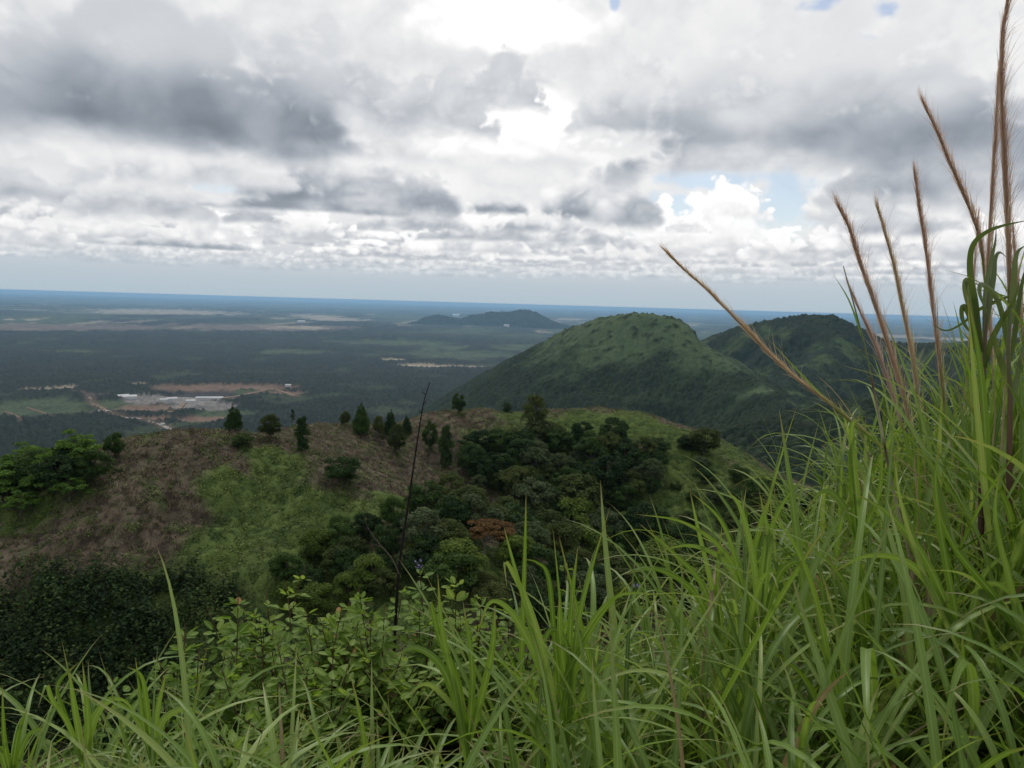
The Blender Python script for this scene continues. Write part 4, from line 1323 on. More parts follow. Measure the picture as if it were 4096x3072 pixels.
BUSHES = [((-1.031, 3.0, -1.127), 'spindly leafy bush with a nodding light green tip, leftmost of the leafy bushes'),
 ((-0.772, 3.0, -1.165), 'dense leafy bush with drooping oval leaves, second from the left'),
 ((-0.586, 3.1, -1.141), 'leafy bush in front of the gully trees, left of the dead stalk'),
 ((-0.371, 3.3, -1.096), 'tallest leafy bush with oval leaves, right at the foot of the dead stalk'),
 ((-0.214, 3.3, -1.142), 'leafy bush just right of the dead stalk, behind the tall grass blades'),
 ((0.013, 3.4, -1.232), 'leafy bush behind the tall broad bladed grass shoot'),
 ((-1.106, 2.8, -1.272), 'low leafy bush among the grass at the lower left'),
 ((-0.791, 2.7, -1.202), 'leafy bush with a dark bare stem, low in the grass'),
 ((-0.468, 3.0, -1.175), 'round leafy bush below the foot of the dead stalk'),
 ((0.59, 3.6, -1.276), 'small leafy bush with purple flowers in the gap right of the straight blade'),
 ((-0.597, 2.7, -1.196), 'leafy bush low in the grass, left of centre'),
 ((-1.237, 3.0, -1.262), 'leafy bush at the left end of the bushes, above the low grass'),
 ((-0.928, 3.3, -1.193), 'tall leafy bush behind the dense drooping one'),
 ((-0.982, 3.1, -1.267), 'leafy bush between the spindly leftmost bush and the dense drooping one'),
 ((-0.097, 3.1, -1.164), 'leafy bush close behind the fanned pale grass blades')]

# ---------------------------------------------------------------- terrain
def tent(x, y, pts, slope, w, wob=0.0, scale=100.0, seed=3, cap=1e9):
    """height of a rounded ridge that follows the 3-D polyline pts"""
    z = np.full(x.shape, -1e4, np.float32); dd = np.full(x.shape, 1e6, np.float32)
    for (a, b) in zip(pts[:-1], pts[1:]):
        ax, ay, az = a; bx, by, bz = b
        ux, uy = bx-ax, by-ay; L2 = ux*ux+uy*uy+1e-6
        t = np.clip(((x-ax)*ux+(y-ay)*uy)/L2, 0, 1)
        d = np.hypot(x-ax-t*ux, y-ay-t*uy)
        h = az+(bz-az)*t-slope*(np.sqrt(d*d+w*w)-w)
        z = np.maximum(z, h); dd = np.minimum(dd, d)
    if wob:
        z = z+wob*np.minimum(dd/scale, 1)*fbm(x/scale, y/scale, seed, 4)
    return z

def crowns(x, y, c, seed):
    """jittered tree crowns on cells of c metres -> height, random id"""
    ix = np.floor(x/c).astype(np.int64); iy = np.floor(y/c).astype(np.int64)
    best = np.zeros(x.shape, np.float32); rid = np.full(x.shape, .5, np.float32)
    def hsh(a, b, k):
        h = (a*73856093 ^ b*19349663 ^ (k+seed)*83492791) & 0x7fffffff
        h = (h*1103515245+12345) & 0x7fffffff
        h = ((h >> 7) ^ h*69069) & 0x7fffffff
        return (h % 10007)/10007.
    for i in (-1, 0, 1):
        for j in (-1, 0, 1):
            a = ix+i; b = iy+j
            cx = (a+.15+.7*hsh(a, b, 1))*c; cy = (b+.15+.7*hsh(a, b, 2))*c
            r = c*(.45+.42*hsh(a, b, 3)); k = hsh(a, b, 4)
            d2 = ((x-cx)**2+(y-cy)**2)/(r*r)
            h = r*(.75+.8*k)*np.sqrt(np.clip(1-d2, 0, 1))
            m = h > best
            best = np.where(m, h, best); rid = np.where(m, k, rid)
    return best.astype(np.float32), rid.astype(np.float32)

def ridge_z(x, y):
    z = tent(x, y, RIDGE, .50, 9, 2.4, 22, 71)
    z2 = tent(x, y, SPUR, .52, 7, 1.5, 20, 75)
    z = np.maximum(z, z2)
    return z+.5*fbm(x/7, y/7, 81, 4)


def polar(az, r):
    A, Rr = np.meshgrid(az, r); return (np.sin(A)*Rr).astype(np.float32), (np.cos(A)*Rr).astype(np.float32)
def grid_faces(ny, nx):
    i = np.arange(ny-1)[:, None]*nx+np.arange(nx-1)[None]
    return np.stack([i, i+1, i+nx+1, i+nx], -1).reshape(-1, 4)

# ================================================================ the plain
def build_plain():
    az = np.radians(np.concatenate([np.arange(-180, -38, 4), np.arange(-38, 38.01, .055), np.arange(42, 181, 4)]))
    px = np.concatenate([np.geomspace(3500, 340, 30), np.linspace(330, 26, 420), np.linspace(25.6, 3.2, 60)])
    r = EYE*804/px
    x, y = polar(az, r); R_ = np.hypot(x, y)
    z = 9*fbm(x/900, y/900, 201, 4)+12*fbm(x/3200, y/3200, 207, 3)*np.clip(R_/6000, 0, 1)
    # cover classes
    names = ['tan', 'brown', 'red', 'coal', 'field', 'rubble']; W = {n: np.zeros_like(x) for n in names}
    wx = fbm(x/230, y/230, 211, 5); wy = fbm(x/230+50, y/230, 217, 5)
    for (cx, cy, rx, ry, k) in COVER:
        dn = math.hypot(cx, cy); s = min(1, 4000/dn)
        ux, uy = cx/dn, cy/dn                                  # radial direction
        sel = (np.abs(R_-dn) < 2.5*ry+900)
        lr = ((x-cx)*ux+(y-cy)*uy)/ry; lt = ((x-cx)*uy-(y-cy)*ux)/rx
        d = np.sqrt(lr**2+lt**2)+.45*wx+.25*wy
        n = names[k]; W[n] = np.where(sel, np.maximum(W[n], ss(1.15, .75, d)), W[n])
    for pl, w, k in ROADS:
        for (a, b) in zip(pl[:-1], pl[1:]):
            ux, uy = b[0]-a[0], b[1]-a[1]; tt = np.clip(((x-a[0])*ux+(y-a[1])*uy)/(ux*ux+uy*uy), 0, 1)
            W['red'] = np.maximum(W['red'], .45*ss(w*2.0, w*.7, np.hypot(x-a[0]-tt*ux, y-a[1]-tt*uy)))
    # farmland patchwork out beyond the forest
    far = ss(6500, 11000, R_+2500*fbm(x/4000, y/4000, 219, 3))
    pt = fbm(x/1500, y/4200, 223, 5); pt2 = fbm(x/700, y/2600, 229, 4)
    W['field'] = np.maximum(W['field'], far*ss(-.15, .25, pt)*.9)
    W['tan'] = np.maximum(W['tan'], far*ss(.42, .62, pt2)*.7)
    W['field'] = np.maximum(W['field'], .5*ss(.30, .6, fbm(x/260, y/420, 233, 4)))
    bare = np.clip(W['tan']+W['brown']+W['red']+W['coal']+W['rubble'], 0, 1)
    forest = (1-bare)*(1-.85*W['field'])*(R_ > 500)
    near, rid = crowns(x, y, 9.0, 5); wide, rid2 = crowns(x, y, 60.0, 9)
    fade = ss(7500, 3500, R_)
    z = z+forest*(near*fade*1.5+(1-fade)*np.clip(wide*.35, 0, 14))
    z = z-W['coal']*9+W['rubble']*3*fbm(x/30, y/30, 239, 3)+W['red']*4*fbm(x/45, y/45, 241, 3)
    z = np.maximum(z, -24)
    tint = np.where(fade > .5, rid, rid2)*.55+.45*(.5+.5*fbm(x/160, y/160, 243, 4))
    m = cover_mat('plain_cover', [(None, (.003, .007, .004), (.013, .021, .009)), ('field', (.020, .036, .014), (.065, .088, .036)), ('brown', (.085, .066, .052), (.15, .118, .092)),
        ('tan', (.19, .16, .115), (.34, .29, .21)), ('red', (.095, .064, .045), (.185, .12, .082)), ('rubble', (.09, .085, .08), (.24, .22, .20)), ('coal', (.018, .018, .02), (.045, .043, .045))], .012, .6)
    o = mesh_np('plain', np.stack([x, y, z], -1).reshape(-1, 3), grid_faces(*x.shape), m, {'tint': tint, **W}, smooth=True)
    tag(o, 'wide flat forested plain with clearings and farmland reaching the hazy horizon', 'plain', kind='structure')
    return
build_plain()

# ================================================================ hills
def build_hill(name, label, zf, az, r, c, grassf, layers, nscale, ch=1.0, seed=7):
    x, y = polar(np.radians(az), r); z0 = zf(x, y)
    b, rid = crowns(x, y, c, seed); b2, rid2 = crowns(x, y, c*.55, seed+3)
    g = grassf(x, y, z0)
    z = z0+ch*(b*(1-g)+.14*b2*g)
    tint = .6*np.where(g > .5, rid2, rid)+.4*(.5+.5*fbm(x/(c*9), y/(c*9), seed+11, 4))
    f = grid_faces(*x.shape); keep = (z0.ravel()[f] > -22).all(1); f = f[keep]
    used = np.unique(f); mp = np.full(x.size, -1); mp[used] = np.arange(len(used))
    co = np.stack([x, y, z], -1).reshape(-1, 3)[used]
    o = mesh_np(name, co, mp[f], cover_mat(name+'_cover', layers, nscale, .6), {'tint': tint.ravel()[used], 'grass': g.ravel()[used]})
    return tag(o, label, 'hill', kind='structure')

FOREST = (None, (.005, .012, .005), (.018, .032, .012))
def big_z(x, y):
    z = tent(x, y, BIG_HILL, .70, 36, 16, 150, 301)
    cx, cy, cz = CLIFF; a = math.atan2(cx, cy); s = (x-cx)*math.cos(a)-(y-cy)*math.sin(a)          # the steep right shoulder
    z = np.minimum(z, cz+9*fbm(x/26, y/26, 303, 4)+.7*np.maximum(-s, 0)-1.5*np.maximum(s, 0))
    z = np.maximum(z, tent(x, y, BIG_SPUR, .62, 16, 20, 110, 305))
    return z+1.0*fbm(x/45, y/45, 307, 4)
def big_g(x, y, z):
    n = fbm(x/75, y/75, 311, 5); n2 = fbm(x/17, y/17, 315, 4)
    return np.clip(ss(215, 285, z+50*n)*ss(.75, .05, n2+.2*n)+.35*ss(.25, .6, n)*ss(150, 230, z), 0, 1)
build_hill('hill', 'big rounded green hill with a steep right shoulder beyond the near ridge', big_z, np.arange(-9, 19, .05), np.geomspace(900, 2700, 640), 5.2, big_g, [FOREST, ('grass', (.032, .058, .024), (.064, .096, .038))], .05, 1.0, 21)
def back_z(x, y):
    z = np.maximum(tent(x, y, BACK_HILL, .58, 22, 30, 150, 321), tent(x, y, BACK_SPUR, .55, 14, 40, 120, 325))
    return z+4*fbm(x/60, y/60, 327, 4)
def back_g(x, y, z):
    n = fbm(x/110, y/110, 331, 5)
    return .6*ss(.05, .5, n)*ss(.6, .2, fbm(x/35, y/35, 335, 4))
build_hill('hill', 'dark flat topped wooded hill behind the big green hill', back_z, np.arange(7, 36, .055), np.geomspace(1300, 3000, 420), 8, back_g, [FOREST, ('grass', (.040, .070, .022), (.080, .115, .036))], .04, 1.0, 23)
def wood_z(x, y): return tent(x, y, WOOD_HILL, .36, 30, 26, 110, 341)+4*fbm(x/50, y/50, 347, 4)
build_hill('hill', 'low dark wooded hill in the valley right of the green hump', wood_z, np.arange(4, 38, .05), np.geomspace(380, 1250, 620), 6.0, lambda x, y, z: .7*ss(.3, .6, fbm(x/60, y/60, 351, 4)), [FOREST, ('grass', (.030, .052, .018), (.060, .085, .028))], .08, 1.0, 25)
def far_z(x, y): return tent(x, y, FAR_HILL, .5, 40, 45, 500, 361)+10*fbm(x/150, y/150, 365, 3)
build_hill('hill', 'distant blue double peaked hill rising from the plain', far_z, np.arange(-12, 8, .05), np.linspace(11400, 14500, 200), 40, lambda x, y, z: 0*x, [FOREST, ('grass', (.03, .05, .02), (.05, .07, .03))], .01, .6, 27)
def low_z(x, y): return tent(x, y, LOW_HILL, .25, 60, 60, 500, 371)+8*fbm(x/150, y/150, 375, 3)
build_hill('hill', 'low dark wooded rise left of the distant blue hill', low_z, np.arange(-20, -4, .05), np.linspace(12200, 14200, 90), 40, lambda x, y, z: 0*x, [FOREST, ('grass', (.03, .05, .02), (.05, .07, .03))], .01, .4, 29)

# ---------------------------------------------------------------- near ridge
def green_at(x, y):
    g = np.zeros_like(x)
    n = fbm(x/9, y/9, 401, 5)
    for bx, by, br, bv in GREEN:
        d = np.hypot(x-bx, y-by)/br+.35*n
        w = ss(1.15, .6, d); g = np.maximum(g, w*bv) if bv > .2 else g*(1-w)
    return np.clip(g+.38*ss(.05, .5, fbm(x/4, y/4, 409, 5)), 0, 1)
def build_ridge():
    az = np.radians(np.arange(-44, 40, .09)); r = np.concatenate([np.geomspace(38, 120, 200), np.linspace(120.5, 262, 300), np.geomspace(265, 420, 40)])
    x, y = polar(az, r); z = ridge_z(x, y)
    b, rid = crowns(x, y, 1.3, 41); g = green_at(x, y)
    z = z+b*.45*(.35+.65*g)
    m = cover_mat('ridge_cover', [(None, (.036, .029, .019), (.105, .084, .057)), ('green', (.032, .056, .012), (.078, .112, .024))], .9, .45)
    o = mesh_np('ridge', np.stack([x, y, z], -1).reshape(-1, 3), grid_faces(*x.shape), m, {'tint': rid, 'green': g})
    tag(o, 'near ridge with a brown dry hump on the left and a green hump on the right', 'ridge', kind='structure')
build_ridge()

# ---------------------------------------------------------------- own slope under the tall grass (heights relative to the eye)
def slope_z(x, y):
    y0 = 2.75+1.7*ss(.3, 2.2, x)-.25*ss(-.9, -1.4, x)
    d = y-y0; sp = np.logaddexp(0, d*4)/4
    return -1.62-.10*y+(.25*np.clip(x, -6, 0)+.30*np.clip(x, 0, 6))+.07*np.clip(x-6, 0, 30)-1.0*sp+.05*fbm(x/.8, y/.8, 421, 4)
def build_slope():
    gx = np.concatenate([np.arange(-30, -5, 1.), np.arange(-5, 7, .1), np.arange(7, 31, 1.)]); gy = np.concatenate([np.arange(-20, -2, 1.), np.arange(-2, 10, .1), np.arange(10, 30, 1.)])
    x, y = np.meshgrid(gx.astype(np.float32), gy.astype(np.float32)); z = EYE+slope_z(x, y)
    m = plain_mat('slope_soil', (.018, .016, .008), (.045, .050, .018), 9)
    o = mesh_np('slope', np.stack([x, y, z], -1).reshape(-1, 3), grid_faces(*x.shape), m)
    tag(o, 'steep grassy slope the photo is taken from', 'slope', kind='structure')
build_slope()

# ================================================================ roads, sheds and trucks of the mine
def plain_z(x, y):
    x = np.asarray(x, np.float32); y = np.asarray(y, np.float32)
    return 9*fbm(x/900, y/900, 201, 4)+12*fbm(x/3200, y/3200, 207, 3)*np.clip(np.hypot(x, y)/6000, 0, 1)
road_m = {'pale': plain_mat('pale_gravel', (.20, .195, .185), (.32, .31, .29), .05), 'red': plain_mat('red_dirt', (.15, .10, .065), (.24, .165, .11), .05)}
road_labels = ['pale grey road curving down behind the brown hump', 'reddish dirt track winding down to the road bend', 'dirt track running left from the head of the winding track', 'short pale road piece left of the road bend', 'dirt track across the rubble below the coal heap', 'reddish haul track at the right side of the mine', 'faint dirt track in the green field at far left', 'second faint dirt track in the green field']
for (pl, w, k), lab in zip(ROADS, road_labels):
    p = spline([(a, b, 0) for a, b in pl], 60); t = np.gradient(p, axis=0); t /= np.linalg.norm(t, axis=1, keepdims=True)
    s = np.stack([-t[:, 1], t[:, 0], 0*t[:, 0]], 1)*(w/2*(1+.25*np.sin(np.arange(60)*1.7)))[:, None]
    a = p-s; b = p+s; a[:, 2] = plain_z(a[:, 0], a[:, 1])+3.5; b[:, 2] = plain_z(b[:, 0], b[:, 1])+3.5
    lo_a = a.copy(); lo_b = b.copy(); lo_a[:, 2] -= 4; lo_b[:, 2] -= 4
    co = np.stack([lo_a, a, b, lo_b], 1).reshape(-1, 3)
    tag(mesh_np('dirt_road', co, grid_faces(60, 4), road_m[k], smooth=False), lab, 'road', kind='structure')
roof_m = plain_mat('white_roof', (.32, .33, .34), (.45, .45, .45), .05, .5); wall_m = plain_mat('shed_wall', (.45, .46, .46), (.58, .58, .57), .05)
blue_m = plain_mat('blue_roof', (.22, .42, .58), (.35, .55, .70), .02, .5)
for (x, y, l, w, a, lab) in SHEDS:
    far = math.hypot(x, y) > 6000; h = w*.22 if not far else w*.30
    z = float(plain_z(np.array([x]), np.array([y]))[0])
    root = empty('shed', (x, y, z-1)); root.rotation_euler.z = math.radians(a)-math.atan2(x, y); tag(root, lab, 'shed')
    X, Y = l/2, w/2; hh = h+6 if not far else h+22
    co = [(-X, -Y, 0), (X, -Y, 0), (X, Y, 0), (-X, Y, 0), (-X, -Y, hh), (X, -Y, hh), (X, Y, hh), (-X, Y, hh)]
    mesh_np('wall', co, [(0, 1, 5, 4), (1, 2, 6, 5), (2, 3, 7, 6), (3, 0, 4, 7)], wall_m, smooth=False, parent=root)
    e = 1.0; rz = hh+w*.28
    co = [(-X-e, -Y-e, hh-.1), (X+e, -Y-e, hh-.1), (X+e, 0, rz), (-X-e, 0, rz), (X+e, Y+e, hh-.1), (-X-e, Y+e, hh-.1)]
    mesh_np('roof', co, [(0, 1, 2, 3), (3, 2, 4, 5)], blue_m if 'blue building' in lab or 'blue' in lab.split(' building')[0] and 'hills' not in lab.split(' building')[0] else roof_m, smooth=False, parent=root)
truck_m = plain_mat('truck_paint', (.7, .7, .68), (.8, .8, .78), .3, .4); tyre_m = plain_mat('tyre', (.02, .02, .02), (.03, .03, .03), 3)
def box(x0, x1, y0, y1, z0, z1):
    co = np.array([(x0, y0, z0), (x1, y0, z0), (x1, y1, z0), (x0, y1, z0), (x0, y0, z1), (x1, y0, z1), (x1, y1, z1), (x0, y1, z1)], float)
    return co, np.array([(0, 3, 2, 1), (4, 5, 6, 7), (0, 1, 5, 4), (1, 2, 6, 5), (2, 3, 7, 6), (3, 0, 4, 7)]), np.full(8, .5)
for x, y, lab in TRUCKS:
    root = empty('truck', (x, y, float(plain_z(np.array([x]), np.array([y]))[0])+3.6)); root.rotation_euler.z = .3; tag(root, lab, 'truck')
    c, f, t = box(3.0, 5.2, -1.4, 1.4, .9, 3.6); mesh_np('cab', c, f, truck_m, smooth=False, parent=root)
    c, f, t = box(-5.5, 2.7, -1.5, 1.5, 1.2, 4.0); mesh_np('cargo_body', c, f, truck_m, smooth=False, parent=root)
    for wx in (-3.8, 3.6):
        for wy in (-1.3, 1.3):
            c, f, t = tube([(wx, wy-.25, .7), (wx, wy+.25, .7)], .7, 12); mesh_np('wheel', c, f, tyre_m, parent=root)

# ================================================================ trees
LEAVES = {
 'dark': [(0, (0.011, 0.027, 0.008)), (.5, (0.024, 0.050, 0.013)), (1, (0.045, 0.083, 0.021))],
 'mid': [(0, (0.018, 0.038, 0.008)), (.5, (0.037, 0.073, 0.014)), (1, (0.070, 0.116, 0.025))],
 'grey': [(0, (0.029, 0.045, 0.018)), (.5, (0.056, 0.081, 0.033)), (1, (0.099, 0.132, 0.059))],
 'lime': [(0, (0.040, 0.066, 0.010)), (.5, (0.076, 0.120, 0.018)), (1, (0.126, 0.182, 0.035))],
 'feather': [(0, (0.042, 0.085, 0.014)), (.5, (0.082, 0.157, 0.024)), (1, (0.134, 0.231, 0.043))],
 'rust': [(0, (0.068, 0.036, 0.013)), (.5, (0.130, 0.076, 0.025)), (1, (0.198, 0.126, 0.046))],
 'olive': [(0, (0.027, 0.041, 0.010)), (.5, (0.054, 0.076, 0.018)), (1, (0.095, 0.116, 0.032))]}
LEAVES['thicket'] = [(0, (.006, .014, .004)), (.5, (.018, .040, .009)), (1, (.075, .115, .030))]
LM = {k: leaf_mat(k+'_leaves', v, .65, .28, 1.5, .10, vary=.5 if k != 'thicket' else .1) for k, v in LEAVES.items()}
bark = plain_mat('bark', (.05, .038, .028), (.12, .10, .08), 6); pale_bark = plain_mat('pale_bark', (.22, .20, .17), (.36, .33, .29), 6)

def leaf_quads(pos, nrm, size, rng, tint):
    n = len(pos); nrm = nrm+rng.normal(0, .45, (n, 3)); nrm /= np.linalg.norm(nrm, axis=1, keepdims=True)
    a = np.cross(nrm, rng.normal(0, 1, (n, 3))); a /= np.linalg.norm(a, axis=1, keepdims=True); b = np.cross(nrm, a)
    s = size[:, None]; k = rng.uniform(.5, .85, n)[:, None]
    co = np.stack([pos-a*s, pos+b*s*k+nrm*s*.18, pos+a*s, pos-b*s*k+nrm*s*.18], 1).reshape(-1, 3)
    return co, np.arange(n*4).reshape(-1, 4), np.repeat(tint, 4)

def crown_lobes(kind, rng):
    """lobe centres and radii in a crown of height 1, width about 1"""
    C = []
    if kind == 'spire':
        for z in np.linspace(.16, .97, 11):
            R = .46*(1-z)**.75+.03; n = max(1, int(R*13)); o = rng.uniform(0, 6)
            for i in range(n):
                t = o+i*6.283/n; q = R*rng.uniform(.5, .85); C.append((q*math.cos(t), q*math.sin(t), z+rng.normal(0, .02), R*.48+.025))
    elif kind == 'column':
        for z in np.linspace(.10, .93, 13):
            R = .46*(1-abs(z-.45)**2.2*1.6)
            for i in range(3):
                t = rng.uniform(0, 6.28); q = R*rng.uniform(.25, .75); C.append((q*math.cos(t), q*math.sin(t), z+rng.normal(0, .02), R*.36))
    elif kind == 'thin':
        for i in range(14):
            z = rng.uniform(.35, .95); t = rng.uniform(0, 6.28); q = rng.uniform(.1, .4)*(1.15-z); C.append((q*math.cos(t), q*math.sin(t), z, rng.uniform(.06, .12)))
    elif kind in ('feather', 'rust'):
        for i in range(30):
            t = rng.uniform(0, 6.28); q = .46*math.sqrt(rng.uniform(0, 1)); z = (.93 if kind == 'rust' else .9)-q*q*(1.0 if kind == 'rust' else 1.6)-rng.uniform(0, .10 if kind == 'rust' else .42)
            C.append((q*math.cos(t), q*math.sin(t), z, rng.uniform(.09, .14)))
    elif kind == 'bush':
        for i in range(34):
            t = rng.uniform(0, 6.28); q = .42*math.sqrt(rng.uniform(0, 1)); z = rng.uniform(.12, .85*math.sqrt(max(.05, 1-(q/.52)**2))); C.append((q*math.cos(t), q*math.sin(t), z, rng.uniform(.10, .17)))
    else:
        lo = .06 if kind in ('round', 'dark') else .12
        for i in range(40):
            v = rng.normal(0, 1, 3); v /= np.linalg.norm(v); q = rng.uniform(.45, 1)**.5
            zc = (1+lo)/2; C.append((v[0]*.40*q, v[1]*.40*q, zc+v[2]*(1-lo)*.40*q, rng.uniform(.085, .165)))
    return np.array(C)

def make_tree(kind, leaf, seed, dens=1.0, lsize=.022):
    rng = np.random.RandomState(seed); C = crown_lobes(kind, rng)
    pos = []; nr = []; ti = []
    for cx, cy, cz, r in C:
        n = int(dens*9000*r*r+12); v = rng.normal(0, 1, (n, 3)); v /= np.linalg.norm(v, axis=1, keepdims=True)
        v[:, 2] = np.where(v[:, 2] < -.35, -v[:, 2]*.6, v[:, 2])
        flat = .45 if kind in ('feather', 'rust') else .85
        pos.append(np.array([cx, cy, cz])+v*r*rng.uniform(.65, 1.12, (n, 1))*np.array([1, 1, flat])); nr.append(v+np.array([0, 0, .5])); ti.append(np.full(n, rng.uniform(.3, .7))+rng.normal(0, .14, n))
    pos = np.concatenate(pos); nr = np.concatenate(nr); ti = np.clip(np.concatenate(ti), .02, .98)
    c, f, t = leaf_quads(pos, nr, rng.uniform(.6, 1.5, len(pos))*lsize, rng, ti)
    crown = mesh_np('crown', c, f, LM[leaf], {'tint': t}, smooth=False, link=False)
    parts = [tube(spline([(0, 0, -.06), (.01*rng.normal(), .01*rng.normal(), .3), (.02*rng.normal(), .02*rng.normal(), .78)], 8), np.linspace(.026, .008, 8), 7)]
    idx = rng.permutation(len(C))[:9 if kind != 'rust' else 14]
    for i in idx:
        cx, cy, cz, r = C[i]; z0 = min(cz*.6, .6)*rng.uniform(.6, 1)
        parts.append(tube(spline([(0, 0, z0), (cx*.5, cy*.5, z0+(cz-z0)*.6), (cx*.95, cy*.95, cz)], 6), np.linspace(.011, .003, 6), 5))
    c, f, t = join(parts)
    trunk = mesh_np('trunk', c, f, pale_bark if kind == 'rust' else bark, link=False)
    return crown, trunk

KIND_LEAF = {'spire': ['dark', 'mid', 'dark'], 'round': ['dark', 'mid', 'olive'], 'column': ['dark', 'mid'], 'thin': ['dark'], 'broad': ['mid', 'dark', 'olive'], 'bush': ['dark', 'mid'], 'feather': ['feather', 'feather'], 'rust': ['rust'], 'dark': ['dark', 'dark'], 'grey': ['grey', 'grey', 'olive'], 'lime': ['lime']}
PROTO = {k: [make_tree(k, lf, 500+17*i+7*j, .68 if k in ('spire', 'column', 'thin') else 1.0, .026 if k in ('spire', 'column', 'thin') else .022) for i, lf in enumerate(v)] for j, (k, v) in enumerate(KIND_LEAF.items())}
rng = np.random.RandomState(12)
for i, (x, y, h, wr, kind, lab, grp) in enumerate(TREES):
    z = float(ridge_z(np.array([x], np.float32), np.array([y], np.float32))[0])
    root = empty('bush' if kind == 'bush' else 'tree', (x, y, z)); root.scale = (h*wr, h*wr, h*1.02); root.rotation_euler.z = rng.uniform(0, 6.28)
    tag(root, lab, 'bush' if kind == 'bush' else 'tree', grp or None)
    crown, trunk = PROTO[kind][rng.randint(len(PROTO[kind]))]
    for nm, me in (('trunk', trunk), ('crown', crown)):
        o = bpy.data.objects.new(nm, me); o.parent = root; col.objects.link(o)

# ---------------------------------------------------------------- thicket low on the face of the ridge: one dense mass
def build_thicket():
    rng = np.random.RandomState(33); parts = []
    for (x, y, h, wr) in THICKET:
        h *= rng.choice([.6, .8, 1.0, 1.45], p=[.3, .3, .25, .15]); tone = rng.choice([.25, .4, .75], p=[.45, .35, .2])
        z = float(ridge_z(np.array([x], np.float32), np.array([y], np.float32))[0])
        n = 340; v = rng.normal(0, 1, (n, 3)); v[:, 2] = np.abs(v[:, 2]); v /= np.linalg.norm(v, axis=1, keepdims=True)
        lob = 1+.38*np.sin(v[:, 0]*7+rng.uniform(0, 6))*np.cos(v[:, 1]*6+rng.uniform(0, 6))
        p = np.array([x, y, z])+v*np.array([h*wr*.55, h*wr*.55, h])*(rng.uniform(.55, 1.05, n)*lob)[:, None]
        parts.append(leaf_quads(p, v+np.array([0, 0, .6]), rng.uniform(.10, .34, n), rng, np.clip(tone+rng.normal(0, .17, n), 0, 1)))
    c, f, t = join(parts)
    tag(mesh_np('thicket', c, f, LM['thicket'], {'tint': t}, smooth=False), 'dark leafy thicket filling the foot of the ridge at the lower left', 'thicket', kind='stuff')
build_thicket()

